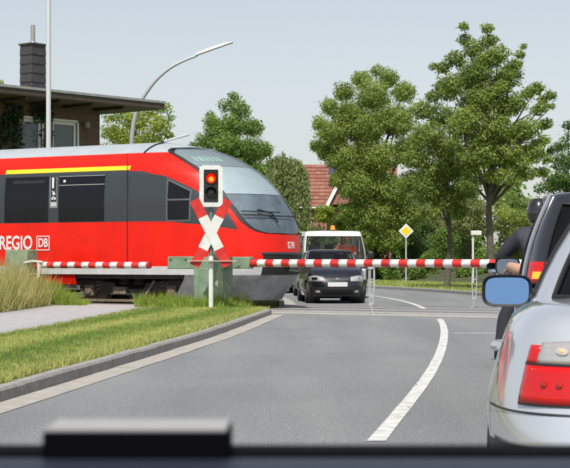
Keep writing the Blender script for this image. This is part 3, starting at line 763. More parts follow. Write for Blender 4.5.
for q, hh in ((a, .06), (a + d * .15, .1), (a + d * .8, .09), (b, .03)):
    for sy, k in ((-w, 0), (w, 0), (w * .7, 1), (-w * .7, 1)):
        r = q - Vector((0, Y, 0)) + nrm * (hh * k) + Vector((0, sy, 0)); vs.append(r)
fs = [(0, 1, 2, 3), (12, 15, 14, 13)]
for i in range(3):
    for k in range(4): fs.append((i * 4 + k, i * 4 + (k + 1) % 4, i * 4 + 4 + (k + 1) % 4, i * 4 + 4 + k))
hd.add(vs, fs).build("lamp_head", mat("lamp_head", (.5, .52, .53), .4), lp)
Y = 78.0
ps = empty("road_sign", (at(406, 260, Y).x, Y, KH)); tag(ps, "yellow and white diamond priority road sign on a thin post", "sign")
MB().cyl((0, 0, 0), (0, 0, at(406, 226, Y).z - KH), .04, n=10).build("post", M_GALV, ps)
zs_ = at(406, 231, Y).z - KH
dia = lambda r: [(r, zs_), (0, zs_ + r), (-r, zs_), (0, zs_ - r)]
MB().prism(dia(.36), 'y', -.06, -.045).build("sign_plate", M_SIGW, ps)
MB().prism(dia(.225), 'y', -.067, -.0605).build("sign_diamond", mat("sign_yellow", (.85, .56, .01), .45), ps)
Y = 74.0
pp = empty("marker_post", (at(473, 260, Y).x, Y, KH)); tag(pp, "thin white post with small white arm at its top, by the shrubs", "post")
MB().cyl((0, 0, 0), (0, 0, at(473, 233, Y).z - KH), .05, n=10).build("post", M_SIGW, pp)
zt = at(473, 233, Y).z - KH
MB().box((-.1, -.12, zt - .1), (.38, .08, zt + .1)).build("head_box", M_SIGW, pp, bevel=.02)

# ---------------------------------------------------------------- brick signal building
def brick_mat(name, c1, c2, mortar, sc=1.0):
    m = bpy.data.materials.new(name); m.use_nodes = True; nt = m.node_tree; b = nt.nodes["Principled BSDF"]
    tc = nt.nodes.new("ShaderNodeTexCoord"); sep = nt.nodes.new("ShaderNodeSeparateXYZ"); cmb = nt.nodes.new("ShaderNodeCombineXYZ")
    add = nt.nodes.new("ShaderNodeMath"); add.operation = 'ADD'
    nt.links.new(tc.outputs["Object"], sep.inputs[0]); nt.links.new(sep.outputs[0], add.inputs[0]); nt.links.new(sep.outputs[1], add.inputs[1])
    nt.links.new(add.outputs[0], cmb.inputs[0]); nt.links.new(sep.outputs[2], cmb.inputs[1])
    t = nt.nodes.new("ShaderNodeTexBrick"); t.inputs["Scale"].default_value = sc
    t.inputs["Brick Width"].default_value = .25; t.inputs["Row Height"].default_value = .077; t.inputs["Mortar Size"].default_value = .007
    t.inputs["Color1"].default_value = (*c1, 1); t.inputs["Color2"].default_value = (*c2, 1); t.inputs["Mortar"].default_value = (*mortar, 1)
    nt.links.new(cmb.outputs[0], t.inputs["Vector"]); nt.links.new(t.outputs["Color"], b.inputs["Base Color"])
    bp = nt.nodes.new("ShaderNodeBump"); bp.inputs["Strength"].default_value = .6; bp.inputs["Distance"].default_value = .008; bp.invert = True
    nt.links.new(t.outputs["Fac"], bp.inputs["Height"]); nt.links.new(bp.outputs[0], b.inputs["Normal"]); b.inputs["Roughness"].default_value = .85
    return m
M_BRK = brick_mat("dark_brick", (.17, .085, .062), (.095, .055, .048), (.22, .19, .165))
M_BRK2 = brick_mat("red_brick", (.36, .13, .08), (.27, .09, .06), (.4, .36, .32))
M_FASC = mat("fascia_wood", (.075, .055, .042), .7, noise=(8, .3))
M_SOFF = mat("soffit_wood", (.15, .115, .085), .7, noise=(5, .25))
M_FELT = mat("roof_felt", (.3, .31, .32), .8, noise=(3, .2))
M_WFR = mat("window_white", (.86, .86, .85), .5)
M_WGL = mat("window_pane", (.10, .125, .15), .06, spec=.7)
M_SLATE = mat("slate", (.048, .043, .046), .6, noise=(10, .3))
e1 = math.atan2(.77, .64)
bl = empty("brick_building", (-6.2, 55.2, 0), e1)
tag(bl, "dark brick railway building with wide flat roof behind the train", "building")
WH = 6.2
# front wall with two window openings built from pieces round the holes
def wall_with_holes(x0, x1, holes, z0, z1, y0, y1, nm):
    mb = MB(); xs = sorted({x0, x1, *[h for q in holes for h in q[:2]]})
    for a, b in zip(xs[:-1], xs[1:]):
        hs = [q for q in holes if q[0] <= a + 1e-6 and q[1] >= b - 1e-6]
        if not hs: mb.box((a, y0, z0), (b, y1, z1))
        else:
            q = hs[0]; mb.box((a, y0, z0), (b, y1, q[2])); mb.box((a, y0, q[3]), (b, y1, z1))
    me = mb.mesh(nm); bm = bmesh.new(); bm.from_mesh(me); bmesh.ops.remove_doubles(bm, verts=bm.verts, dist=1e-5); bm.to_mesh(me); bm.free()
    return link(nm, me, M_BRK, bl, 35)
holes = [(-2.10, -1.02, 4.2, 5.68), (-3.60, -2.56, 4.2, 5.68), (-2.10, -1.02, 1.2, 2.7)]
wall_with_holes(-11, 0, holes[:2], 0, WH, 0, .3, "wall")
MB().box((-.3, .302, 0), (0, 6, WH)).build("wall", M_BRK, bl)
MB().box((-11, .302, 0), (-10.7, 6, WH)).build("wall", M_BRK, bl)
MB().box((-10.698, 5.7, 0), (-.302, 6, WH)).build("wall", M_BRK, bl)
for (a, b, z0, z1) in holes[:2]:
    w = MB(); t = .1
    w.box((a, .06, z0), (a + t, .16, z1)).box((b - t, .06, z0), (b, .16, z1)).box((a + t, .06, z1 - t), (b - t, .16, z1)).box((a + t, .06, z0), (b - t, .16, z0 + t))
    wo = w.build("window", M_WFR, bl)
    MB().box((a + t, .1, z0 + t), (b - t, .115, z1 - t)).build("pane", M_WGL, wo)
    MB().box((a - .02, -.012, z1), (b + .02, .05, z1 + .07)).build("lintel", M_WFR, wo)
    MB().box((b, -.012, z0), (b + .07, .05, z1)).build("jamb", M_WFR, wo)
    MB().box((a - .05, -.06, z0 - .06), (b + .05, .06, z0 - .002)).build("sill", M_WFR, wo)
rf = MB().box((-12.5, -1.5, WH + .002), (1.5, 7.5, WH + .04)).build("roof", M_SOFF, bl)
MB().box((-12.5, -1.53, WH + .03), (1.53, -1.48, WH + .2)).build("fascia", M_FASC, rf)
MB().box((1.48, -1.478, WH + .03), (1.53, 7.5, WH + .2)).build("fascia", M_FASC, rf)
MB().box((-12.55, -1.56, WH + .2), (1.56, 7.55, WH + .28)).build("roof_felt", M_FELT, rf)
for i in range(9):
    MB().box((-11.5 + i * 1.4, -1.4, WH - .09), (-11.4 + i * 1.4, -.01, WH)).build("rafter", M_FASC, rf)
lm = MB().lathe([(0, .12), (.07, .1), (.1, 0), (.09, -.08), (0, -.13)], (-.72, -.16, 5.62), 'z', 12).box((-.75, -.1, 5.66), (-.69, 0, 5.72)).build("wall_lamp", mat("wall_lamp", (.3, .3, .28), .5), bl)
# chimney, clad in slates
cx, cy, cw_ = -1.56, 1.57, .29; z0c, z1c = WH + .28, 8.3
ch = MB().box((cx - cw_, cy - cw_, z0c), (cx + cw_, cy + cw_, z1c)).build("chimney", M_SLATE, bl)
nrow = 6; hr = (z1c - z0c) / nrow
sl_front = None
for i in range(nrow):
    for face in range(2):
        for k in range(2):
            off = (.5 if i % 2 else 0)
            a0 = -cw_ - .012 + (2 * cw_ + .024) * (k * .5 if not i % 2 else (0 if k == 0 else .3)); a1 = a0 + (2 * cw_ + .024) * (.5 if not i % 2 else (.3 if k == 0 else .7))
            zt, zb_ = z0c + (i + 1) * hr, z0c + i * hr - .03
            if i == 0: zb_ = z0c + .01
            if face == 0:
                vs = [(cx + a0 + .004, cy - cw_ - .002, zt), (cx + a1 - .004, cy - cw_ - .002, zt), (cx + a1 - .004, cy - cw_ - .028, zb_), (cx + a0 + .004, cy - cw_ - .028, zb_)]
                vs += [(x, y + .012, z) for x, y, z in vs]
            else:
                vs = [(cx - cw_ - .002, cy + a0 + .004, zt), (cx - cw_ - .002, cy + a1 - .004, zt), (cx - cw_ - .028, cy + a1 - .004, zb_), (cx - cw_ - .028, cy + a0 + .004, zb_)]
                vs += [(x + .012, y, z) for x, y, z in vs]
            MB().add(vs, [(0, 1, 2, 3), (7, 6, 5, 4), (0, 4, 5, 1), (1, 5, 6, 2), (2, 6, 7, 3), (3, 7, 4, 0)]).build("slate", M_SLATE, ch)
MB().box((cx - cw_ - .05, cy - cw_ - .05, z1c), (cx + cw_ + .05, cy + cw_ + .05, z1c + .05)).build("chimney_cap", M_SLATE, ch)
MB().cyl((cx, cy, z1c + .05), (cx, cy, z1c + .12), .15, .12, 14).cyl((cx, cy, z1c + .1), (cx, cy, 8.98), .075, n=14).build("flue_pipe", mat("flue_steel", (.42, .4, .38), .45, .6), ch)

# ---------------------------------------------------------------- house with the red roof
Yh = 108.0
hs = empty("brick_house", (at(345, 260, Yh).x, Yh, 0), math.radians(-4))
tag(hs, "house with red tiled roof half hidden behind the round tree", "house")
wl_, dp = 3.1, 7.0; ze = 4.75; zr = 7.6
MB().prism([(0, 0), (dp, 0), (dp, ze - .05), (dp / 2, zr - .25), (0, ze - .05)], 'x', -wl_, wl_).build("wall", M_BRK2, hs)
rt = MB().add([(-wl_ - .3, -.45, ze - .15), (wl_ + .3, -.45, ze - .15), (wl_ + .3, dp / 2, zr), (-wl_ - .3, dp / 2, zr), (-wl_ - .3, dp + .45, ze - .15), (wl_ + .3, dp + .45, ze - .15)], [(0, 1, 2, 3), (3, 2, 5, 4)]).build("roof", mat("tile_under", (.2, .07, .05), .8), hs, solid=.12)
M_TILE = [mat("tile_red_%d" % i, c, .75, noise=(3, .25)) for i, c in enumerate(((.25, .1, .07), (.22, .085, .06), (.28, .12, .085)))]
nr = 12; slope = Vector((0, dp / 2 + .45, zr - ze + .15)); up = Vector((0, -slope.z, slope.y)).normalized()
tile_me = {}
for r in range(nr):
    for c in range(20):
        a0 = -wl_ - .3 + c * (2 * wl_ + .6) / 20; a1 = a0 + (2 * wl_ + .6) / 20 - .012
        p0 = Vector((0, -.45, ze - .15)) + slope * (r / nr); p1 = Vector((0, -.45, ze - .15)) + slope * min(1, (r + 1.12) / nr)
        vs = []
        for (x, q, h) in ((a0, p0, .06), (a1, p0, .06), (a1, p1, .015), (a0, p1, .015)): vs.append(Vector((x, 0, 0)) + q + up * h)
        vs += [v - up * .012 for v in vs]
        MB().add(vs, [(0, 1, 2, 3), (7, 6, 5, 4), (0, 4, 5, 1), (1, 5, 6, 2), (2, 6, 7, 3), (3, 7, 4, 0)]).build("roof_tile", random.choice(M_TILE), rt)
# skylight and a white-boarded gable in the roof
def on_roof(x, f, h=.1): q = Vector((x, -.45, ze - .15)) + slope * f + up * h; return q
sx = (lambda px: (px - 345) / F * Yh)
vs = [on_roof(sx(327), .75), on_roof(sx(334.5), .75), on_roof(sx(334.5), .96), on_roof(sx(327), .96)]; vs += [v - up * .1 for v in vs]
MB().add(vs, [(0, 1, 2, 3), (0, 4, 5, 1), (1, 5, 6, 2), (2, 6, 7, 3), (3, 7, 4, 0)]).build("skylight", mat("skylight_glass", (.05, .065, .09), .08, spec=.7), rt)
g0, g1 = sx(330), sx(372); gm = (g0 + g1) / 2
gb = MB().prism([(g0, ze), (g1, ze), (gm, zr - .15)], 'y', -1.3, dp / 2 - .4).build("gable", M_BRK2, hs)
for a, b in (((g0 - .15, ze - .1), (gm, zr + .02)), ((g1 + .15, ze - .1), (gm, zr + .02))):
    d = Vector((b[0] - a[0], 0, b[1] - a[1])); n_ = Vector((-d.z, 0, d.x)).normalized(); n_ = n_ if n_.z > 0 else -n_
    vs = []
    for y_ in (-1.45, dp / 2):
        for q in (a, b):
            for h in (0, .16): vs.append(Vector((q[0], y_, q[1])) + n_ * h)
    MB().add(vs, [(0, 1, 3, 2), (4, 6, 7, 5), (0, 2, 6, 4), (1, 5, 7, 3), (0, 4, 5, 1), (2, 3, 7, 6)]).build("gable_roof", M_TILE[0], gb)
    vs = []
    for y_ in (-1.5, -1.455):
        for q in (a, b):
            for h in (-.12, .1): vs.append(Vector((q[0], y_, q[1])) + n_ * h)
    MB().add(vs, [(0, 1, 3, 2), (4, 6, 7, 5), (0, 2, 6, 4), (1, 5, 7, 3), (0, 4, 5, 1), (2, 3, 7, 6)]).build("bargeboard", M_WFR, gb)
MB().cyl((-wl_ - .35, -.52, ze - .2), (wl_ + .35, -.52, ze - .2), .07, n=8).build("rain_gutter", mat("zinc", (.35, .38, .42), .5, .4), rt)

# ---------------------------------------------------------------- trees and shrubs
M_BARK = mat("bark", (.1, .085, .068), .9, noise=(9, .35), bump=(14, .9))
M_BARK2 = mat("bark_grey", (.15, .135, .115), .9, noise=(9, .3), bump=(14, .9))
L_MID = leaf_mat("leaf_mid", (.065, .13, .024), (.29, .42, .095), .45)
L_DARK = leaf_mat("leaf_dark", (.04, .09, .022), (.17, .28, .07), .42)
L_LIME = leaf_mat("leaf_lime", (.12, .19, .02), (.42, .5, .08), .48)
L_LIND = leaf_mat("leaf_linden", (.085, .145, .026), (.4, .49, .125), .46)
L_WILL = leaf_mat("leaf_willow", (.1, .15, .04), (.33, .39, .14), .38)
L_IVY = leaf_mat("leaf_ivy", (.012, .032, .01), (.05, .085, .022), .2, .4)
L_OLIVE = leaf_mat("leaf_olive", (.1, .13, .04), (.34, .37, .14), .3)

def leaf_cloud(C, R, per_area, size, flat=.75, tint0=.5, shell=.55, seed=1, droop=0.25):
    """C (k,3) clump centres, R (k,) radii -> leaf quads spread through each clump, thicker towards its skin"""
    g = np.random.default_rng(seed); V = []; T = []
    for c, r in zip(C, R):
        n = max(20, int(per_area * r * r)); d = g.normal(0, 1, (n, 3)); d /= np.linalg.norm(d, axis=1)[:, None]
        rad = r * (shell + (1 - shell) * g.uniform(0, 1, n)) * np.where(g.uniform(0, 1, n) < .22, g.uniform(.2, 1.28, n), 1.0)
        # ragged outline: some directions reach further out
        lump = 1 + .22 * np.sin(d[:, 0] * 5 + c[0] * 3) * np.sin(d[:, 2] * 6 + c[2] * 2) + .12 * np.sin(d[:, 1] * 9 + c[1])
        p = np.asarray(c) + d * (rad * lump)[:, None] * np.array([1, 1, flat])
        nm = d * .5 + g.normal(0, .55, (n, 3)) + np.array([0, 0, .55]); nm /= np.linalg.norm(nm, axis=1)[:, None]
        u = np.cross(nm, g.normal(0, 1, (n, 3))); u /= np.linalg.norm(u, axis=1)[:, None]; w = np.cross(nm, u)
        s = size * g.uniform(.55, 1.25, n)[:, None]
        q = np.stack([p - u * s * .6, p + w * s * .36, p + u * s * .62 - np.array([0, 0, 1]) * s * droop, p - w * s * .36], 1)
        V.append(q); t = np.clip(tint0 + g.normal(0, .11) + g.normal(0, .19, n), 0, 1); T.append(t)
    return np.concatenate(V).reshape(-1, 3), np.concatenate(T)

def limbs(base, tops, r0, seed, h_split):
    g = random.Random(seed); mb = MB(); base = Vector(base)
    for t in tops:
        t = Vector(t); zs = base.z + h_split + g.random() * max(.3, (t.z - base.z - h_split) * .55)
        zs = min(zs, t.z - .2)
        a = Vector((base.x + (t.x - base.x) * .03, base.y, zs)); m_ = a.lerp(t, .5) + Vector((g.uniform(-.1, .1), g.uniform(-.1, .1), (t - a).length * .13))
        r = r0 * g.uniform(.28, .45); mb.tube([a, m_, t], [r, r * .6, r * .22], 5)
    return mb

def tree(name, label, cat, base_px, Y, clumps, leafm, size=.2, per=420, trunk_r=.15, top_frac=.8, depth=1.0, bark=M_BARK, seed=1, base_z=KH, h_split=None, tint0=.5, flat=.8, group=None, trunk_top_px=None):
    bx = at(base_px, 260, Y).x; g = random.Random(seed); k = Y / F
    C = []; R = []
    zmax = max(at(c[0], c[1], Y).z for c in clumps); zmin = min(at(c[0], c[1] + c[2], Y).z for c in clumps)
    halfw = max(abs(at(c[0], c[1], Y).x - bx) + c[2] * k for c in clumps)
    for (cx_, cy_, r) in clumps:
        p = at(cx_, cy_, Y); off = abs(p.x - bx) / halfw
        span = max(.2, math.sqrt(max(.05, 1 - off * off)) * halfw * .8 * depth) * min(1, (zmax - p.z) / (zmax - zmin + .01) * 2 + .25)
        m = 1 + int(span > .8) + int(span > 1.6)
        for j in range(m):                                   # the same mass goes round the back of the crown
            dy = g.uniform(-.25, .25) + (0 if m == 1 else (-span + 2 * span * j / (m - 1)) * .8)
            C.append((p.x + g.uniform(-.08, .08) * r * k, Y + dy, p.z + g.uniform(-.1, .1) * r * k)); R.append(r * k * (1.0 if j == 0 else .95))
    root = empty(name, (0, 0, 0)); tag(root, label, cat, group)
    root.location = (bx, Y, base_z)
    C = np.array(C) - np.array([bx, Y, base_z]); zt = zmax - base_z
    V, T = leaf_cloud(C, R, per / (size * size) * .042, size, flat, tint0, seed=seed)
    link("crown", fast_mesh("crown", V, 4, T), leafm, root, None)
    hs_ = h_split if h_split is not None else max(.4, (zmin - base_z) * .9)
    wob = lambda z: .06 * math.sin(z * 1.7 + seed)
    zz = [0, .15] + list(np.linspace(.6, zt * top_frac, 8))
    pts = [(wob(z) - wob(0), .04 * math.sin(z * 2.1 + seed), z) for z in zz]; rr = [trunk_r * 1.45, trunk_r * 1.15] + list(np.linspace(trunk_r, trunk_r * .18, 8))
    MB().tube(pts, rr, 10).build("trunk", bark, root)
    sel = [C[i] for i in range(len(C)) if i % 2 == 0 or len(C) < 16]
    limbs((0, 0, 0), sel, trunk_r, seed, hs_).build("limbs", bark, root)
    return root

tree("lime_tree", "yellow green tree between the brick building and the curved lamp", "tree", 138, 78, [(140, 104, 6), (150, 109, 12), (165, 108, 8), (171, 118, 5), (120, 115, 12), (108, 119, 6), (135, 122, 15), (160, 125, 12), (112, 132, 11), (125, 138, 15), (150, 140, 15), (168, 135, 6), (140, 155, 20), (115, 160, 16), (165, 160, 14), (140, 185, 22), (105, 150, 8)], L_LIME, .1, seed=3, trunk_r=.16)
tree("field_maple", "dense pointed green tree rising behind the train nose", "tree", 236, 80, [(234, 97, 7), (226, 106, 9), (240, 110, 11), (211, 115, 6), (213, 122, 9), (233, 124, 15), (217, 132, 13), (252, 128, 12), (205, 141, 11), (228, 146, 17), (250, 150, 16), (266, 150, 9), (240, 170, 20), (262, 172, 13), (215, 165, 16), (272, 163, 6), (195, 147, 6), (270, 190, 9), (250, 192, 18), (240, 215, 18), (258, 215, 15)], L_MID, .095, seed=5, trunk_r=.17, per=520)
tree("round_tree", "big broad rounded green tree before the red roofed house", "tree", 372, 86, [(376, 70, 8), (362, 79, 11), (388, 78, 11), (344, 92, 11), (373, 97, 19), (404, 93, 13), (330, 106, 10), (350, 116, 18), (320, 124, 9), (334, 135, 17), (365, 128, 22), (396, 122, 20), (316, 146, 7), (345, 158, 19), (375, 160, 22), (406, 152, 18), (326, 152, 10), (358, 186, 22), (390, 190, 22), (336, 180, 8), (375, 218, 22), (350, 212, 14), (402, 217, 20), (412, 183, 15), (350, 172, 14), (388, 240, 18), (362, 240, 16)], L_LIND, .095, seed=8, trunk_r=.22, per=640, tint0=.5)
tree("young_linden", "shorter linden with a straight trunk on the far verge", "tree", 447, 62, [(433, 97, 9), (422, 110, 14), (441, 117, 17), (403, 128, 7), (425, 138, 18), (447, 147, 19), (415, 158, 15), (436, 172, 18), (457, 170, 15), (424, 192, 16), (445, 198, 17), (408, 184, 10), (462, 192, 12), (458, 212, 10), (430, 214, 9)], L_LIND, .085, seed=11, trunk_r=.115, per=680, top_frac=.85, depth=.8, tint0=.42)
tree("tall_linden", "tallest tree of all, an open tiered linden on the far verge", "tree", 491, 58, [(463, 27, 6), (466, 38, 8), (487, 29, 7), (489, 40, 9), (475, 50, 13), (457, 58, 11), (494, 58, 13), (443, 66, 9), (434, 66, 5), (474, 75, 18), (505, 80, 14), (519, 55, 6), (523, 47, 4), (512, 68, 8), (449, 88, 15), (480, 100, 20), (509, 106, 15), (533, 90, 9), (546, 98, 7), (552, 106, 4), (539, 108, 8), (464, 122, 18), (494, 128, 19), (523, 131, 14), (545, 124, 7), (529, 153, 13), (548, 158, 8), (552, 150, 5), (504, 154, 16), (480, 158, 18), (540, 142, 7), (500, 176, 11), (524, 174, 10), (468, 184, 11), (541, 172, 7), (512, 183, 6), (478, 140, 14), (503, 140, 12), (466, 160, 12), (515, 163, 11), (488, 178, 10), (470, 172, 9), (497, 92, 10), (482, 62, 9)], L_LIND, .08, seed=13, trunk_r=.145, per=760, top_frac=.9, depth=.8, tint0=.5)
tree("dark_tree", "dark green tree at the right edge behind the black car", "tree", 566, 76, [(568, 126, 7), (572, 140, 12), (560, 146, 8), (566, 162, 13), (552, 180, 9), (562, 180, 14), (545, 188, 8), (575, 185, 16), (556, 203, 14), (541, 205, 9), (570, 210, 16), (560, 228, 14), (580, 160, 14), (585, 130, 12), (590, 200, 18)], L_DARK, .1, seed=17, trunk_r=.16)
tree("small_tree", "small light green tree with thin trunk right of the tall linden", "tree", 507, 82, [(497, 200, 9), (512, 197, 7), (524, 203, 9), (503, 214, 12), (520, 217, 12), (496, 226, 8), (512, 233, 11), (530, 228, 10), (533, 213, 7)], L_LIND, .09, seed=19, trunk_r=.07, tint0=.55, h_split=.8)
tree("small_tree", "low bushy green tree between the two linden trunks", "tree", 468, 84, [(470, 190, 12), (458, 206, 13), (476, 208, 13), (466, 226, 14), (482, 226, 11), (452, 224, 10)], L_OLIVE, .09, seed=23, trunk_r=.07, tint0=.5, h_split=.6)

tree("leafy_tree", "tree top showing left of the chimney over the flat roof", "tree", -8, 85, [(-10, 82, 10), (1, 83, 5), (9, 87, 3), (-5, 95, 12), (5, 105, 12), (-10, 120, 16), (8, 130, 16)], L_LIME, .14, seed=29, trunk_r=.14)
# weeping willow
def willow(Y):
    bx = at(290, 260, Y).x; root = empty("willow_tree", (bx, Y, KH)); tag(root, "drooping pale willow between the train nose and the red roof", "tree")
    g = np.random.default_rng(31); V = []; T = []; k = Y / F
    tops = [(281, 160, 9), (292, 157, 8), (299, 160, 7), (276, 172, 8)]
    tw = MB()
    for i in range(170):
        c = tops[g.integers(len(tops))]; a = g.uniform(0, 2 * math.pi); rr = g.uniform(.2, 1) * c[2] * k
        top = at(c[0], c[1], Y) + Vector((math.cos(a) * rr, math.sin(a) * rr * 1.2, g.uniform(-.25, .15) - 2.2 * (rr / (c[2] * k)) ** 2 * .25 + (.35 if c[0] == 281 else 0))) - Vector((bx, Y, KH))
        outx = math.cos(a) * g.uniform(.1, .35); outy = math.sin(a) * g.uniform(.1, .4); L = g.uniform(1.2, 3.8)
        n = int(L * 34); t = g.uniform(0, 1, n)
        p = np.stack([top.x + outx * np.sqrt(t), top.y + outy * np.sqrt(t), top.z + .15 * np.sin(t * 3) - L * t], 1) + g.normal(0, .035, (n, 3))
        d = np.stack([g.normal(0, .35, n), g.normal(0, .35, n), np.full(n, -1.)], 1); d /= np.linalg.norm(d, axis=1)[:, None]
        w = np.cross(d, g.normal(0, 1, (n, 3))); w /= np.linalg.norm(w, axis=1)[:, None]; s = g.uniform(.12, .22, n)[:, None]
        V.append(np.stack([p, p + d * s * .5 + w * s * .17, p + d * s, p + d * s * .5 - w * s * .17], 1)); T.append(np.clip(.5 + g.normal(0, .1) + g.normal(0, .17, n), 0, 1))
        if i % 6 == 0: tw.tube([top, top + Vector((outx * .7, outy * .7, -L * .5)), top + Vector((outx, outy, -L))], [.015, .01, .005], 4)
    link("crown", fast_mesh("crown", np.concatenate(V).reshape(-1, 3), 4, np.concatenate(T)), L_WILL, root, None)
    tw.build("limbs", M_BARK, root)
    MB().tube([(0, 0, 0), (.05, 0, 1.5), (-.05, 0, 3.0), (0, 0, 4.6)], [.2, .16, .12, .04], 9).build("trunk", M_BARK, root)
willow(74)

def shrub(label, px, py, rx, ry, Y, leafm, seed, size=.1, tint0=.5, name="shrub", per=330):
    k = Y / F; g = random.Random(seed); c = at(px, py, Y); root = empty(name, (c.x, Y, 0)); C = []; R = []
    zb0 = max(0.05, c.z - ry * k)
    for i in range(22):
        a = g.uniform(0, 2 * math.pi); f = math.sqrt(g.random()); h = g.uniform(-1, 1)
        w = math.sqrt(1 - h * h * .8)
        C.append((math.cos(a) * f * rx * k * w * .8, math.sin(a) * f * rx * k * w * .7, c.z + h * ry * k * .75)); R.append(g.uniform(.36, .54) * min(rx, ry * 1.3) * k)
    V, T = leaf_cloud(np.array(C), R, per / (size * size) * .042, size, .85, tint0, seed=seed)
    link("foliage", fast_mesh("foliage", V, 4, T), leafm, root, None)
    mb = MB()
    for i in range(0, 14, 3): mb.tube([(C[i][0] * .2, C[i][1] * .2, 0), (C[i][0] * .6, C[i][1] * .6, C[i][2] * .6), C[i]], [.035, .025, .01], 5)
    mb.build("stems", M_BARK, root)
    tag(root, label, "shrub", "shrubs along the far verge"); return root
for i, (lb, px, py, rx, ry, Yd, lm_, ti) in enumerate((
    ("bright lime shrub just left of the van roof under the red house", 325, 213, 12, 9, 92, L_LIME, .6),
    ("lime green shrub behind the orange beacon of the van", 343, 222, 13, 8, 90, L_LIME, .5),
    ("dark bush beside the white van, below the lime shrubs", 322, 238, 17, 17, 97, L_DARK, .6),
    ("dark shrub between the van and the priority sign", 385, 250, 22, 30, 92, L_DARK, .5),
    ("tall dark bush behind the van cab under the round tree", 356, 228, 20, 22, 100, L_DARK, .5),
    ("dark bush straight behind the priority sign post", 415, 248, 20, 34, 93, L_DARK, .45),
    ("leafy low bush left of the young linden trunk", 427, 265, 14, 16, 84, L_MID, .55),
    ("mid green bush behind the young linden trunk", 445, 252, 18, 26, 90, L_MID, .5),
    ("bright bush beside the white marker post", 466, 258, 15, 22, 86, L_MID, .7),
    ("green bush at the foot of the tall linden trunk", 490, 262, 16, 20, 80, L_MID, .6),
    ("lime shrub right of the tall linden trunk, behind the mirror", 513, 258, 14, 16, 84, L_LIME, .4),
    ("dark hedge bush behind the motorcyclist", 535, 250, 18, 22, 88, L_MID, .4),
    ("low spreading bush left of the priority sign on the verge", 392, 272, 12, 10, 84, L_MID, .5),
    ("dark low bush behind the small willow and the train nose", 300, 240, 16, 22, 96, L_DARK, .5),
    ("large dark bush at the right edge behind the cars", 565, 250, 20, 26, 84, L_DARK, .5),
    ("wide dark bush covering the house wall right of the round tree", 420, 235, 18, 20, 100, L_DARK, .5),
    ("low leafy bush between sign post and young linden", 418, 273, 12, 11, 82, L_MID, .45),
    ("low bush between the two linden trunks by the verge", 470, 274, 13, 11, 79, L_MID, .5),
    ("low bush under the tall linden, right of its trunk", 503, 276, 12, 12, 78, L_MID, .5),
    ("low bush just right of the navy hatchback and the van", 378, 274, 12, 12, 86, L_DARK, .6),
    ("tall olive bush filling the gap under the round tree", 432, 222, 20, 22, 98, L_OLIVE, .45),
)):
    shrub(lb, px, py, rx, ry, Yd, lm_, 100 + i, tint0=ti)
# wood far behind everything, one mass
g = np.random.default_rng(77); C = []; R = []
for x in np.arange(-75, 75, 2.2):
    Yd = 150 + g.uniform(-6, 6); h = 6.0 + 1.6 * math.sin(x * .13) + g.uniform(-.8, .8)
    if -12 < x < 1.5: h = min(h, 5.2)
    for z in np.arange(1.0, h, 1.5): C.append((x + g.uniform(-.6, .6), Yd + g.uniform(-1.5, 1.5), z)); R.append(1.5)
V, T = leaf_cloud(np.array(C), R, 170, .42, .9, .45, seed=78)
o = link("distant_wood", fast_mesh("distant_wood", V, 4, T), L_MID, None, None); tag(o, "distant belt of trees far behind the crossing", "wood", kind="stuff")
# ivy on the brick building
g = np.random.default_rng(5); C = []; R = []
for i in range(150):
    xx_ = -g.uniform(3.5, 6.5) if g.random() > .2 else -g.uniform(2.3, 3.7); z = g.uniform(3.0, 6.1)
    if -3.62 < xx_ < -2.5 and z < 5.75: continue
    C.append((xx_, -.06, z)); R.append(g.uniform(.2, .36))
C = np.array(C); V, T = leaf_cloud(C, R, 700, .12, 1.0, .5, seed=6); V[:, 1] = -.02 - np.abs(V[:, 1]) * .55
iv = empty("ivy", (-6.2, 55.2, 0), e1); tag(iv, "dark ivy climbing the left of the brick wall", "ivy")
link("foliage", fast_mesh("foliage", V, 4, T), L_IVY, iv, None)
mb = MB()
for x in (-4.1, -4.6, -5.3): mb.tube([(x, -.03, 0), (x + .15, -.03, 2), (x - .1, -.03, 4), (x + .2, -.03, 5.8)], [.04, .03, .025, .01], 5)
mb.build("stems", M_BARK, iv)

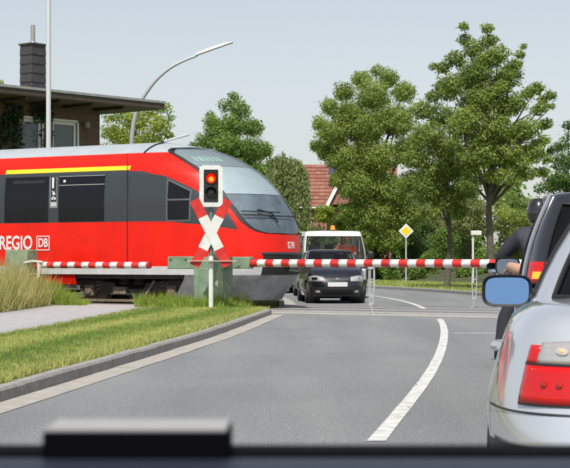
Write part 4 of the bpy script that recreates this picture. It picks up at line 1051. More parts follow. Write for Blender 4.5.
# ---------------------------------------------------------------- vehicles
def unit_outline(n, N=1200):
    """closed superellipse starting at the middle of the rear (0,-1), going round by the left side"""
    t = np.linspace(0, 2 * math.pi, 20001); c = np.sin(t); s = -np.cos(t)
    x = -np.sign(c) * np.abs(c) ** (2 / n); y = np.sign(s) * np.abs(s) ** (2 / n)
    return x, y
class Car:
    """local frame: +y forward, origin on the ground at the middle of the rear bumper"""
    def __init__(s, root, L, W, n, ztop, rin, fin, wprof, sill, wheels, R, gh=None, ng=7):
        s.root = root; s.L = L; s.W = W; s.wheels = wheels; s.R = R; s.sill = sill
        s.ztop = lambda y: float(np.interp(y, *zip(*ztop))); s.rin = lambda z: float(np.interp(z, *zip(*rin))); s.fin = lambda z: float(np.interp(z, *zip(*fin)))
        s.wp = lambda z: float(np.interp(z, *zip(*wprof)))
        x, y = unit_outline(n); X = x * W; Y = y * L / 2
        d = np.concatenate([[0], np.cumsum(np.hypot(np.diff(X), np.diff(Y)))]); s.S = d / d[-1]; s.ux = x; s.uy = y
        if gh:
            s.gh = gh; x, y = unit_outline(ng); gw = gh['wb']; gl = (gh['y1b'] - gh['y0b']) / 2
            d = np.concatenate([[0], np.cumsum(np.hypot(np.diff(x * gw), np.diff(y * gl)))]); s.gS = d / d[-1]; s.gx = x; s.gy = y
    def zs(s, y):
        z = s.sill
        for w in s.wheels:
            q = (s.R + .055) ** 2 - (y - w) ** 2
            if q > 0: z = max(z, s.R + math.sqrt(q) * .98)
        return z
    def P(s, a, t, off=0.0):
        a %= 1.0
        x = float(np.interp(a, s.S, s.ux)); y = float(np.interp(a, s.S, s.uy)); yy = s.L / 2 * (1 + y)
        front = 1 if abs(x) < .9 else 0
        z0 = s.zs(yy) if abs(x) > .93 else s.sill; z = z0 + t * (s.ztop(yy) - z0)
        f = s.wp(z)
        if t > .86: f *= 1 - .055 * ((t - .86) / .14) ** 2
        px = x * s.W * f; py = yy + (s.rin(z) * abs(y) ** 6 if y < 0 else -s.fin(z) * y ** 6)
        if t > .86: py += (-np.sign(y)) * .03 * abs(y) ** 6 * ((t - .86) / .14) ** 2
        p = Vector((px, py, z))
        if off:
            e = .002; A = s.P(a + e, t) - s.P(a - e, t); B = s.P(a, min(1, t + .02)) - s.P(a, max(0, t - .02)); n = A.cross(B)
            if n.length > 1e-9:
                n.normalize()
                if n.dot(Vector((px, py - s.L / 2, 0))) < 0: n = -n
                p = p + n * off
        return p
    def s_rear(s, xf):
        """outline position where x/W = xf (negative = left) on the rear end"""
        m = s.uy < -.2; i = np.where(m)[0]; return float(s.S[i[np.argmin(np.abs(s.ux[i] - xf))]]) if xf <= 0 else 1 - s.s_rear(-xf)
    def s_front(s, xf):
        i = np.where((s.uy > .2) & (s.ux <= 0))[0]; v = float(s.S[i[np.argmin(np.abs(s.ux[i] + abs(xf)))]]); return v if xf <= 0 else 1 - v
    def s_side(s, y, left=True):
        i = np.where(s.ux < -.6)[0]; v = float(s.S[i[np.argmin(np.abs(s.L / 2 * (1 + s.uy[i]) - y))]]); return v if left else 1 - v
    def body(s, m, name="body", NA=200, NT=16):
        mb = MB(); aa_ = [i / NA for i in range(NA)]; tt = list(np.linspace(0, .86, NT - 5)) + [.9, .94, .97, 1.0]
        vs = []; fs = []
        for t in tt: vs += [s.P(a, t) for a in aa_]
        k = len(tt)
        top = vs[-NA:]; cy_ = s.L / 2
        for sc, dz in ((.965, .012), (.9, .024), (.7, .036), (.4, .045), (.02, .048)):
            for p in top: vs.append(Vector((p.x * sc, cy_ + (p.y - cy_) * (sc if sc < .95 else sc + .01), s.ztop(min(max(cy_ + (p.y - cy_) * sc, .0), s.L)) * .0 + p.z * 1.0 + dz)))
        # let each ring follow the height of the hood below it rather than that of the edge
        for r in range(1, 6):
            for i in range(NA):
                v = vs[(k - 1 + r) * NA + i]; base = s.ztop(v.y); edge = top[i].z; w = min(1, r / 1.5)
                vs[(k - 1 + r) * NA + i] = Vector((v.x, v.y, (base * w + edge * (1 - w)) + (.012, .024, .036, .045, .048)[r - 1]))
        rows = k + 5
        for r in range(rows - 1):
            for i in range(NA): fs.append((r * NA + i, r * NA + (i + 1) % NA, (r + 1) * NA + (i + 1) % NA, (r + 1) * NA + i))
        mb.add(vs, fs); o = mb.build(name, m, s.root, sharp=45)
        MB().box((-s.W * .78, .35, s.sill + .02), (s.W * .78, s.L - .35, s.sill + .12)).build("underside", M_UND, s.root)
        for w in s.wheels:                                   # dark wheel wells
            for sg_ in (-1, 1):
                MB().lathe([(.02, sg_ * (s.W * .52)), (s.R + .05, sg_ * (s.W * .52)), (s.R + .05, sg_ * s.W * .93)], (0, w, s.R), 'x', 20).build("wheel_well", M_BLACK, s.root)
        return o
    def patch(s, nm, a0, a1, z0, z1, m, off=.006, na=14, nz=6, parent=None, shape=None, solid=0):
        """piece lying on the body between outline positions a0..a1 and heights z0..z1"""
        def fn(u, v):
            a = a0 + u * (a1 - a0); uu_, vv_ = (u, v) if not shape else (u, shape(u, v))
            z = z0 + vv_ * (z1 - z0); ym = s.P(a, .5).y; b = s.zs(ym) if False else s.sill
            tt = (z - b) / max(.05, (s.ztop(min(max(ym, 0), s.L)) - b))
            x_ = float(np.interp(a % 1, s.S, s.ux)); yy = s.L / 2 * (1 + float(np.interp(a % 1, s.S, s.uy)))
            b = s.zs(yy) if abs(x_) > .93 else s.sill
            tt = (z - b) / max(.05, (s.ztop(yy) - b)); return s.P(a, min(1, max(0, tt)), off)
        return MB().grid(fn, lin(0, 1, na), lin(0, 1, nz)).build(nm, m, parent or s.root, solid=solid)
    def disc(s, nm, ac, da, zc, dz, m, off, parent):
        mb = MB(); yy = s.L / 2 * (1 + float(np.interp(ac % 1, s.S, s.uy)))
        b = s.sill; zt_ = s.ztop(yy); N = 18
        pt = lambda r, t, o: s.P(ac + da * r * math.cos(t), (zc + dz * r * math.sin(t) - b) / (zt_ - b), o)
        vs = [pt(0, 0, off + .002)] + [pt(r, 2 * math.pi * i / N, off + .002 * (1 - r * r)) for r in (.55, 1.0) for i in range(N)]
        fs = [(0, 1 + i, 1 + (i + 1) % N) for i in range(N)] + [(1 + i, 1 + N + i, 1 + N + (i + 1) % N, 1 + (i + 1) % N) for i in range(N)]
        return mb.add(vs, fs).build(nm, m, parent)
    # greenhouse -----------------------------------------------------------
    def G(s, a, h, off=0.0):
        g = s.gh; a %= 1.0; x = float(np.interp(a, s.gS, s.gx)); y = float(np.interp(a, s.gS, s.gy))
        w = g['wb'] + (g['wt'] - g['wb']) * h + g.get('bow', .015) * math.sin(math.pi * h)
        y0 = g['y0b'] + (g['y0t'] - g['y0b']) * h - g.get('bowr', .02) * math.sin(math.pi * h); y1 = g['y1b'] + (g['y1t'] - g['y1b']) * h + g.get('bowf', .03) * math.sin(math.pi * h)
        ym = (y0 + y1) / 2; yl = (y1 - y0) / 2; py = ym + y * yl
        zb_ = s.ztop(min(max(g['y0b'] + (g['y1b'] - g['y0b']) * (y + 1) / 2, 0), s.L)) + g.get('lift', .0)
        z = zb_ + (g['zt'] - zb_) * h
        p = Vector((x * w, py, z))
        if off:
            c = Vector((0, ym, 0)); d = Vector((p.x, p.y - ym, 0)); n = Vector((x ** 5, y ** 5, .25)); n.normalize(); p = p + n * off
        return p
    def g_side(s, y, left=True):
        g = s.gh; yr = (y - g['y0b']) / (g['y1b'] - g['y0b']) * 2 - 1
        i = np.where(s.gx < -.5)[0]; v = float(s.gS[i[np.argmin(np.abs(s.gy[i] - yr))]]); return v if left else 1 - v
    def g_rear(s, xf): i = np.where((s.gy < -.2) & (s.gx <= 0))[0]; v = float(s.gS[i[np.argmin(np.abs(s.gx[i] + abs(xf)))]]); return v if xf <= 0 else 1 - v
    def g_front(s, xf): i = np.where((s.gy > .2) & (s.gx <= 0))[0]; v = float(s.gS[i[np.argmin(np.abs(s.gx[i] + abs(xf)))]]); return v if xf <= 0 else 1 - v
    def greenhouse(s, m, wins, gl, roof_m=None, h0=.06, h1=.9, crown=.05, trim=None):
        """wins: list of (name, a0, a1, h0, h1, has_pane)"""
        cuts = sorted({0.0, 1.0, *[w[1] % 1 for w in wins], *[w[2] % 1 for w in wins], *[i / 120 for i in range(120)]})
        hs_ = sorted({0.0, 1.0, *[w[3] for w in wins], *[w[4] for w in wins], *np.linspace(.1, .9, 5)})
        def inside(a, h):
            for w in wins:
                a0, a1 = w[1] % 1, w[2] % 1; ok = (a0 < a < a1) if a0 < a1 else (a > a0 or a < a1)
                if ok and w[3] < h < w[4]: return True
            return False
        mb = MB(); mb.grid(lambda a, h: s.G(a if a < 1 else 0, h), cuts, hs_, inside)
        o = mb.build("cabin_frame", m, s.root, sharp=45)
        N = 120; rf_ = MB(); rings = [[s.G(i / N, 1) for i in range(N)]]; g = s.gh; cy_ = (g['y0t'] + g['y1t']) / 2
        for sc, dz in ((.985, .014), (.93, .028), (.7, crown * .85), (.35, crown), (.02, crown)):
            rings.append([Vector((p.x * sc, cy_ + (p.y - cy_) * sc, p.z + dz)) for p in rings[0]])
        vs = [p for r in rings for p in r]; fs = []
        for r in range(len(rings) - 1):
            for i in range(N): fs.append((r * N + i, r * N + (i + 1) % N, (r + 1) * N + (i + 1) % N, (r + 1) * N + i))
        rf_.add(vs, fs).build("car_roof", roof_m or m, s.root, sharp=45)
        for (nm, a0, a1, hA, hB, pane) in wins:
            if not pane: continue
            b1 = a1 if a1 > a0 else a1 + 1
            MB().grid(lambda a, h: s.G(a, h, -.004), lin(a0, b1, 14), lin(hA, hB, 7)).build(nm, gl, s.root)
            if trim:
                t = MB(); loop = [s.G(a0 + (b1 - a0) * u, hA, .004) for u in lin(0, 1, 16)] + [s.G(b1, hA + (hB - hA) * u, .004) for u in lin(0, 1, 8)[1:]] + [s.G(b1 - (b1 - a0) * u, hB, .004) for u in lin(0, 1, 16)[1:]] + [s.G(a0, hB - (hB - hA) * u, .004) for u in lin(0, 1, 8)[1:]]
                t.tube(loop, .010, 5).build("window_seal", trim, s.root)
        return o
    def wheelset(s, m_rim, tw=.19):
        for w in s.wheels:
            for sg_ in (-1, 1):
                xo = sg_ * (s.W * .955); R = s.R
                t = MB().lathe([(R * .62, 0), (R * .66, .012), (R * .9, .016), (R * .985, .0), (R, -.03), (R, -tw + .03), (R * .97, -tw), (R * .62, -tw)] if sg_ > 0 else
                               [(R * .62, 0), (R * .66, -.012), (R * .9, -.016), (R * .985, .0), (R, .03), (R, tw - .03), (R * .97, tw), (R * .62, tw)], (xo, w, R), 'x', 36).build("wheel", mat("tyre", (.018, .018, .019), .8), s.root)
                r = MB(); ri = -sg_
                r.lathe([(R * .63, .0), (R * .6, ri * .01), (R * .55, ri * .05), (R * .2, ri * .06), (0, ri * .04)], (xo, w, R), 'x', 24)
                for k in range(5):
                    a = 2 * math.pi * k / 5 + .3; r.tube([(xo + ri * .03, w + math.cos(a) * R * .1, R + math.sin(a) * R * .1), (xo + ri * .012, w + math.cos(a) * R * .58, R + math.sin(a) * R * .58)], [.035, .03], 6)
                r.build("rim", m_rim, t)
    def mirror(s, x, y, z, w, h, d, m, glm, side=-1):
        """door mirror: shell, glass to the rear, stalk"""
        mb = MB(); n = 24; rings = []
        for f, sc in ((0.0, .96), (.08, 1.0), (.45, .97), (.75, .8), (.93, .5), (1.0, .12)):
            rings.append([(x + side * 0 + w / 2 * sc * math.copysign(abs(math.cos(t)) ** .5, math.cos(t)), y + d * f, z + h / 2 * sc * math.copysign(abs(math.sin(t)) ** .55, math.sin(t))) for t in [2 * math.pi * i / n for i in range(n)]])
        vs = [p for r in rings for p in r]; fs = []
        for r in range(len(rings) - 1):
            for i in range(n): fs.append((r * n + i, r * n + (i + 1) % n, (r + 1) * n + (i + 1) % n, (r + 1) * n + i))
        o = mb.add(vs, fs + [tuple(range(5 * n, 6 * n))]).build("wing_mirror", m, s.root, sharp=50)
        rim = [(p[0], p[1] - .001, p[2]) for p in rings[0]]; c = (x, y, z)
        inner = [(x + (p[0] - x) * .9, y + .016 + .2 * (p[2] - z) * .86, z + (p[2] - z) * .86) for p in rim]
        MB().add(rim + inner, [(i, (i + 1) % n, n + (i + 1) % n, n + i) for i in range(n)]).build("mirror_rim", M_BLACK, o)
        MB().add(inner, [tuple(range(n))]).build("mirror_glass", glm, o)
        MB().tube([(x - side * w * .4, y + d * .4, z - h * .3), (x - side * (w * .5 + .1), y + d * .55, z - h * .42)], [.035, .03], 8).build("mirror_stalk", M_BLACK, o)
        return o

M_MIRG = mat("mirror_glass", (.55, .68, .9), .02, 1.0)
M_CARGL = glass("car_glass", (.66, .7, .7), .02, 1.5)
M_DKGL = glass("dark_car_glass", (.12, .14, .15), .02, 1.55)
M_TRIM = mat("black_trim", (.015, .015, .017), .5)
M_SEAT = mat("seat_cloth", (.03, .03, .035), .9)
M_CHROME = mat("chrome", (.7, .71, .72), .12, 1.0)
M_RIM = mat("alloy_rim", (.45, .46, .48), .3, .9)
M_REDL = mat("tail_red", (.62, .006, .006), .15, coat=.35, noise=(9, .25))
M_CLR = mat("lens_clear", (.62, .6, .58), .12, .5, coat=1.0, noise=(30, .2))
M_AMB = mat("lens_amber", (.8, .3, .03), .15, coat=.6)
def lens_relief(m, sc):
    nt = m.node_tree; b = nt.nodes["Principled BSDF"]; tc = nt.nodes.new("ShaderNodeTexCoord"); t = nt.nodes.new("ShaderNodeTexChecker"); t.inputs["Scale"].default_value = sc
    bp = nt.nodes.new("ShaderNodeBump"); bp.inputs["Strength"].default_value = .5; bp.inputs["Distance"].default_value = .002
    k = nt.nodes.new("ShaderNodeTexBrick"); k.inputs["Scale"].default_value = 1; k.inputs["Brick Width"].default_value = .03; k.inputs["Row Height"].default_value = .022; k.inputs["Mortar Size"].default_value = .0016; k.offset = 0
    c = b.inputs["Base Color"].default_value[:3]; k.inputs["Color1"].default_value = (*c, 1); k.inputs["Color2"].default_value = (*[x * .93 for x in c], 1); k.inputs["Mortar"].default_value = (*[x * .88 for x in c], 1)
    sp = nt.nodes.new("ShaderNodeSeparateXYZ"); cb = nt.nodes.new("ShaderNodeCombineXYZ"); nt.links.new(tc.outputs["Object"], sp.inputs[0]); nt.links.new(sp.outputs[0], cb.inputs[0]); nt.links.new(sp.outputs[2], cb.inputs[1])
    nt.links.new(cb.outputs[0], k.inputs["Vector"]); nt.links.new(k.outputs["Color"], b.inputs["Base Color"])
    nt.links.new(tc.outputs["Object"], t.inputs["Vector"]); nt.links.new(t.outputs["Fac"], bp.inputs["Height"]); nt.links.new(bp.outputs[0], b.inputs["Normal"])
lens_relief(M_REDL, 95); lens_relief(M_CLR, 70)
def seats(c, ys, w=.5):
    for y in ys:
        for x in (-.36, .36):
            MB().prism([(y, .45), (y + .5, .45), (y + .5, .57), (y + .13, .57), (y - .1, 1.12), (y - .2, 1.1), (y - .06, .5)], 'x', x - w / 2, x + w / 2).build("seat", M_SEAT, c.root, bevel=.03)
            MB().box((x - .13, y - .24, 1.14), (x + .13, y - .14, 1.32)).build("head_rest", M_SEAT, c.root, bevel=.03)

# --- silver saloon just ahead, right edge of the picture
M_SILV = mat("silver_paint", (.6, .63, .68), .22, .45, coat=1.0, noise=(400, .06))
hd = math.radians(-10.5)
rt_ = empty("silver_car", (1.445, 5.2, 0), hd); tag(rt_, "silver saloon car filling the right edge, red tail light nearest the camera", "car")
bm_ = Car(rt_, 4.47, .87, 5.2,
    [(0, .92), (.12, .95), (.5, .975), (1.0, .985), (1.6, .955), (3.0, .925), (3.4, .91), (4.0, .83), (4.35, .74), (4.47, .68)],
    [(.2, .07), (.3, .03), (.45, 0), (.58, .0), (.64, .035), (.66, .05), (.85, .075), (.93, .1), (1.0, .14)], [(.2, .08), (.4, 0), (.6, .02), (.75, .12)],
    [(.2, .94), (.35, .975), (.55, 1.0), (.64, 1.0), (.72, .98), (.8, .955), (.88, .925), (.95, .89), (1.0, .86)], .2, (.92, 3.66), .315,
    dict(wb=.722, wt=.5, y0b=.7, y1b=3.15, y0t=1.45, y1t=2.5, zt=1.385, lift=-.012, bow=.02, bowr=.03), ng=6)
bm_.body(M_SILV, NA=320)
gr = bm_.g_rear; gs = bm_.g_side
WIN = [("rear_window", gr(.86), gr(-.86), .1, .92, True), ("side_window", gs(1.02), gs(1.98), .1, .9, True), ("side_window", gs(2.03), gs(2.9), .1, .9, True),
       ("windscreen", bm_.g_front(-.9), bm_.g_front(.9), .06, .93, True), ("side_window", gs(2.9, False), gs(2.03, False), .1, .9, True), ("side_window", gs(1.98, False), gs(1.02, False), .1, .9, True)]
bm_.greenhouse(M_SILV, WIN, M_DKGL, trim=M_TRIM)
bm_.wheelset(M_RIM); seats(bm_, (1.35, 2.25))
for sd in (-1, 1):
    if sd < 0: a0, a1 = bm_.s_rear(-.30), bm_.s_side(.18)
    else: a0, a1 = bm_.s_side(.18, False), bm_.s_rear(.30)
    tl = bm_.patch("tail_light", a0, a1, .672, .80, M_REDL, .010, 24, 6, solid=.012)
    bm_.patch("clear_lens", a0 + (.0 if sd < 0 else (a1 - a0) * .12), a1 - ((a1 - a0) * .12 if sd < 0 else 0), .803, .895, M_CLR, .010, 24, 5, parent=tl, solid=.012, shape=lambda u, v: v * (1 - .25 * (u if sd < 0 else 1 - u)))
    bm_.patch("side_lens", (a1 - (a1 - a0) * .115) if sd < 0 else a0, a1 if sd < 0 else a0 + (a1 - a0) * .115, .803, .862, M_REDL, .010, 6, 5, parent=tl, solid=.012)
    bm_.patch("lens_gap", a0, a1, .799, .804, M_TRIM, .0125, 24, 2, parent=tl)
    bm_.patch("lens_seal", a0, a1, .664, .673, M_TRIM, .009, 24, 2, parent=tl)
    for q, zz in ((.64, .73), (.76, .73)):
        0 and bm_.disc("bulb", a0 + (a1 - a0) * (q if sd < 0 else 1 - q), .0026, zz + .01, .019, mat("bulb_glint", (.6, .012, .008), .15, coat=.35), .0135, tl)
        bm_.disc("bulb_core", a0 + (a1 - a0) * (q if sd < 0 else 1 - q) + .0004, .0011, zz + .006, .008, mat("lens_deep_red", (.3, .02, .004), .2, coat=.5), .0155, tl)
    bm_.disc("amber_bulb_glint", a0 + (a1 - a0) * (.68 if sd < 0 else .32), .0022, .845, .011, mat("amber_bulb_glint", (.66, .56, .46), .2, .3, coat=1), .014, tl)  # warm glint on the bulb painted as a pale disc and core
    bm_.disc("bulb_core", a0 + (a1 - a0) * (.68 if sd < 0 else .32), .0008, .845, .005, mat("bulb_warm_glint", (.75, .5, .25), .2), .016, tl)
bm_.patch("bumper_gap", bm_.s_side(.55, False) - 1, bm_.s_side(.55), .638, .645, M_TRIM, .002, 60, 2)
bm_.patch("bumper_strip", bm_.s_rear(.9) - 1, bm_.s_side(.5), .5, .535, M_TRIM, .012, 60, 4)
bm_.patch("flank_strip", bm_.s_side(1.3), bm_.s_side(3.2), .52, .56, M_TRIM, .012, 30, 4)
for yy in (1.3, 2.35):
    h_ = bm_.P(bm_.s_side(yy), .79); MB().tube([(h_.x - .0, yy - .1, h_.z), (h_.x - .022, yy - .06, h_.z), (h_.x - .022, yy + .06, h_.z), (h_.x, yy + .1, h_.z)], [.016, .02, .02, .016], 8).build("door_handle", M_SILV, rt_)
for yy in (1.2, 2.02, 3.12):
    bm_.patch("door_gap", bm_.s_side(yy), bm_.s_side(yy) + .0008, .3, .92, M_TRIM, .002, 2, 14)
bm_.mirror(-.875, 2.72, 1.0, .245, .16, .13, M_TRIM, mat('mirror_tinted', (.24, .42, .66), .02, 1.0))
bm_.mirror(.955, 2.72, 1.0, .235, .155, .13, M_TRIM, M_MIRG, 1)
MB().box((-.26, -.012, .7), (.26, .02, .81)).build("number_plate", M_SIGW, rt_)
bm_.patch("headlight", bm_.s_front(-.8), bm_.s_front(-.35), .58, .68, M_CLR, .006); bm_.patch("headlight", bm_.s_front(.35), bm_.s_front(.8), .58, .68, M_CLR, .006)

# --- black people carrier ahead of it
M_NAVY = mat("black_blue_paint", (.022, .025, .032), .22, .3, coat=1.0)
rt_ = empty("dark_car", (2.40, 11.05, 0), math.radians(-8.7)); tag(rt_, "dark people carrier with lit brake light and open driver window", "car")
mv = Car(rt_, 4.4, .885, 4.6, [(0, 1.0), (.5, 1.0), (2.9, .99), (3.4, .97), (3.9, .88), (4.3, .76), (4.4, .7)],
    [(.2, .06), (.4, 0), (.6, .01), (.75, .06), (1.0, .09)], [(.2, .06), (.4, 0), (.6, .02), (.8, .15)],
    [(.2, .94), (.4, .98), (.65, 1.0), (.85, .99), (1.0, .965)], .2, (.85, 3.5), .32,
    dict(wb=.835, wt=.635, y0b=.1, y1b=3.45, y0t=.42, y1t=2.35, zt=1.6, bow=.03, bowr=.03, lift=-.012), ng=6)
mv.body(M_NAVY, NA=240)
gr = mv.g_rear; gs = mv.g_side
mv.greenhouse(M_NAVY, [("rear_window", gr(.8), gr(-.8), .1, .9, True), ("side_window", gs(.45), gs(1.1), .08, .88, True), ("side_window", gs(1.16), gs(2.02), .06, .9, True), ("side_window", gs(2.08), gs(2.95), .06, .9, False),
    ("windscreen", mv.g_front(-.9), mv.g_front(.9), .05, .93, True), ("side_window", gs(2.95, False), gs(2.08, False), .06, .9, True), ("side_window", gs(2.02, False), gs(1.16, False), .06, .9, True), ("side_window", gs(1.1, False), gs(.45, False), .08, .88, True)], M_DKGL, trim=M_TRIM)
mv.wheelset(M_RIM); seats(mv, (1.3, 2.25))
M_BRAKE = mat("brake_lamp_lit", (.9, .2, .02), .2, emit=(1, .22, .02), estr=1.2)
for sd in (-1, 1):
    a0, a1 = (mv.s_rear(-.72), mv.s_side(.22)) if sd < 0 else (mv.s_side(.22, False), mv.s_rear(.72))
    # lamp unit stands on the shoulder, from the body up the pillar
    tl = mv.patch("tail_light", a0, a1, .80, .985, M_REDL, .012, 16, 8, solid=.012)
    g0, g1 = (gr(-.78), gs(.36)) if sd < 0 else (gs(.36, False), gr(.78))
    MB().grid(lambda a, h: mv.G(a, h, .012), lin(g0, g1, 10), lin(.0, .24, 6)).build("upper_lens", M_REDL, tl, solid=.012)
    MB().grid(lambda a, h: mv.G(a, h, .028), lin(g0 + (g1 - g0) * (.12 if sd < 0 else .5), g0 + (g1 - g0) * (.5 if sd < 0 else .88), 6), lin(.04, .12, 4)).build("brake_lamp", M_BRAKE, tl)
# satin tube: gleam painted along the rear pillar edge, then roof rails
for sd in (-1, 1):
    pth = [mv.G(gr(sd * .95) if sd < 0 else gr(.95), h, .012) for h in lin(.05, 1, 12)]
    pth += [mv.G(a, 1.0, .012) for a in (lin(gr(-.95), gs(3.3), 14) if sd < 0 else lin(gr(.95), gs(3.3, False), 14))[1:]]
    MB().tube(pth, .018, 8).build("gleam_rail", mat("rail_gleam", (.45, .47, .5), .25, .8), rt_)
mv.mirror(-.95, 2.72, 1.1, .21, .15, .14, M_TRIM, mat("mirror_dark_glass", (.25, .28, .3), .03, 1.0)); mv.mirror(1.0, 2.72, 1.1, .21, .15, .14, M_TRIM, M_MIRG, 1)
MB().box((-.26, -.02, .62), (.26, .01, .73)).build("number_plate", M_SIGW, rt_)
mv.patch("bumper_strip", mv.s_side(.6, False) - 1, mv.s_side(.6), .42, .5, M_TRIM, .012, 60, 4)
for yy in (1.25, 2.1): h_ = mv.P(mv.s_side(yy), .8); MB().tube([(h_.x, yy - .1, .86), (h_.x - .045, yy - .05, .86), (h_.x - .045, yy + .05, .86), (h_.x, yy + .1, .86)], .018, 8).build("door_handle", M_NAVY, rt_)
MPV = rt_

# --- cars waiting on the other side face the camera
def facing(X, Yf, L, slope):
    """root pose of a car whose front bumper is at (X, Yf), nose towards the camera along the road"""
    f = Vector((-slope, -1, 0)).normalized(); rz = math.atan2(-f.x, f.y); return (X - f.x * L, Yf - f.y * L, 0), rz
M_DBLUE = mat("navy_paint", (.011, .014, .024), .25, .25, coat=.8)
def small_hatch(name, label, X, Yf, slope, paint):
    loc, rz = facing(X, Yf, 3.75, slope); r = empty(name, loc, rz); tag(r, label, "car")
    c = Car(r, 3.75, .81, 4.0, [(0, .93), (.4, .95), (2.4, .95), (2.75, .945), (3.2, .9), (3.5, .83), (3.68, .74), (3.75, .69)],
        [(.2, .06), (.4, 0), (.7, .03), (.95, .12)], [(.2, .08), (.32, .01), (.5, 0), (.58, .03), (.7, .09), (.8, .2)],
        [(.2, .93), (.4, .98), (.6, 1.0), (.8, .98), (.95, .94)], .19, (.62, 3.02), .285,
        dict(wb=.75, wt=.6, y0b=.14, y1b=2.82, y0t=.5, y1t=2.0, zt=1.39, bow=.025, lift=-.012))
    c.body(paint, NA=200); gs = c.g_side; gr = c.g_rear
    c.greenhouse(paint, [("rear_window", gr(.82), gr(-.82), .1, .9, True), ("side_window", gs(.45), gs(1.25), .06, .9, True), ("side_window", gs(1.3), gs(2.4), .06, .9, True), ("windscreen", c.g_front(-.93), c.g_front(.93), .04, .94, True),
        ("side_window", gs(2.4, False), gs(1.3, False), .06, .9, True), ("side_window", gs(1.25, False), gs(.45, False), .06, .9, True)], M_CARGL, trim=M_TRIM)
    c.wheelset(M_RIM); seats(c, (.85, 1.75))
    MB().box((-.66, 2.3, .78), (.66, 2.6, .96)).build("dashboard", M_TRIM, r, bevel=.03)
    for sd in (-1, 1):
        a0, a1 = (c.s_front(-.9), c.s_front(-.44)) if sd < 0 else (c.s_front(.44), c.s_front(.9))
        hl = c.patch("headlight", a0, a1, .585, .735, M_CLR, .008, 12, 6, solid=.012, shape=lambda u, v: (v * (.62 + .38 * math.sin(math.pi * min(1, max(0, .1 + .8 * u))))))
        c.patch("reflector", a0 + (a1 - a0) * .3, a0 + (a1 - a0) * .62, .625, .69, M_CHROME, .022, 6, 5, parent=hl)
    gl_ = c.patch("grille", c.s_front(-.42), c.s_front(.42), .61, .685, M_TRIM, .008, 14, 4)
    for zz in (.63, .66): c.patch("grille_bar", c.s_front(-.4), c.s_front(.4), zz, zz + .008, mat("grille_grey", (.12, .12, .13), .4), .016, 14, 2, parent=gl_)
    c.patch("emblem", c.s_front(-.055), c.s_front(.055), .625, .675, M_CHROME, .02, 6, 4)
    c.patch("lower_bumper", c.s_front(-.9), c.s_front(.9), .21, .44, M_TRIM, .008, 30, 5)
    c.patch("air_intake", c.s_front(-.5), c.s_front(.5), .24, .36, mat("intake", (.004, .004, .004), .9), .014, 14, 3)
    for sd in (-1, 1): c.patch("fog_light", c.s_front(sd * .72 if sd < 0 else .58), c.s_front(-.58 if sd < 0 else .72), .29, .35, M_CLR, .014, 5, 4)
    p = c.P(c.s_front(0), .5); MB().box((-.26, 3.75 - .01, .45), (.26, 3.75 + .018, .565)).build("number_plate", M_SIGW, r)
    for sd in (-1, 1): c.mirror(sd * .87, 2.3, .98, .18, .13, -.12 * -1, M_TRIM, M_MIRG, sd)
    for sd in (-1, 1): MB().tube([(sd * .06 - .0, 2.86, .975), (sd * .06 + .5, 2.74, 1.03)], .009, 5).build("wiper", M_TRIM, r)
    return r
small_hatch("dark_blue_car", "small dark navy hatchback first at the far side of the barrier", 1.385, 43.4, -.075, M_DBLUE)
small_hatch("black_car", "black car half hidden behind the train nose, last of the queue", .18, 57.0, -.14, mat("black_paint", (.012, .012, .014), .25, .2, coat=1.0))

# --- white crew-cab pickup with orange beacon
M_VANW = mat("van_white", (.75, .76, .76), .35, coat=.5, noise=(3, .05))
loc, rz = facing(1.58, 49.3, 5.1, -.085); r = empty("white_van", loc, rz); tag(r, "white crew cab pickup with orange beacon behind the dark hatchback", "van"); VAN = r
vn = Car(r, 5.1, .99, 5.5, [(0, .95), (2.35, .95), (2.4, 1.16), (4.3, 1.15), (4.6, 1.08), (4.95, .92), (5.1, .8)], [(.2, 0), (1, 0)], [(.2, .05), (.4, 0), (.7, .04), (1.1, .22)],
    [(.2, .95), (.5, 1.0), (.9, 1.0), (1.15, .985)], .24, (1.0, 4.0), .33,
    dict(wb=.965, wt=.86, y0b=2.45, y1b=4.62, y0t=2.55, y1t=4.0, zt=2.0, bow=.02, lift=-.012), ng=9)
vn.body(M_VANW, NA=200); gs = vn.g_side; gr = vn.g_rear
vn.greenhouse(M_VANW, [("rear_window", gr(.8), gr(-.8), .15, .85, True), ("side_window", gs(2.62), gs(3.4), .05, .86, True), ("side_window", gs(3.48), gs(4.3), .05, .86, True), ("windscreen", vn.g_front(-.93), vn.g_front(.93), .03, .86, True),
    ("side_window", gs(4.3, False), gs(3.48, False), .05, .86, True), ("side_window", gs(3.4, False), gs(2.62, False), .05, .86, True)], glass("van_glass", (.8, .84, .84), .02, 1.45), trim=M_TRIM)
vn.wheelset(M_RIM)
for y in (2.75, 3.5):
    for x in (-.5, 0, .5) if y < 3 else (-.5, .5):
        MB().prism([(y, .75), (y + .45, .75), (y + .45, .87), (y + .12, .87), (y - .06, 1.42), (y - .16, 1.4)], 'x', x - .23, x + .23).build("seat", M_SEAT, r, bevel=.03)
        MB().box((x - .13, y - .18, 1.44), (x + .13, y - .09, 1.63)).build("head_rest", M_SEAT, r, bevel=.03)
MB().box((-.8, 4.2, .95), (.8, 4.5, 1.2)).build("dashboard", M_TRIM, r, bevel=.04)
MB().lathe([(.15, 0), (.165, .012), (.18, 0), (.165, -.012), (.15, 0)], (-.45, 4.12, 1.2), 'y', 20).build("steering_wheel", M_TRIM, r)
MB().cyl((0, 3.75, 2.03), (0, 3.75, 2.07), .075, n=14).build("beacon_base", M_TRIM, r)
MB().lathe([(.07, 0), (.07, .09), (.055, .13), (0, .145)], (0, 3.75, 2.07), 'z', 16).build("beacon", mat("beacon_orange", (.85, .24, .02), .25, coat=.6, emit=(1, .25, .02), estr=.25), r)
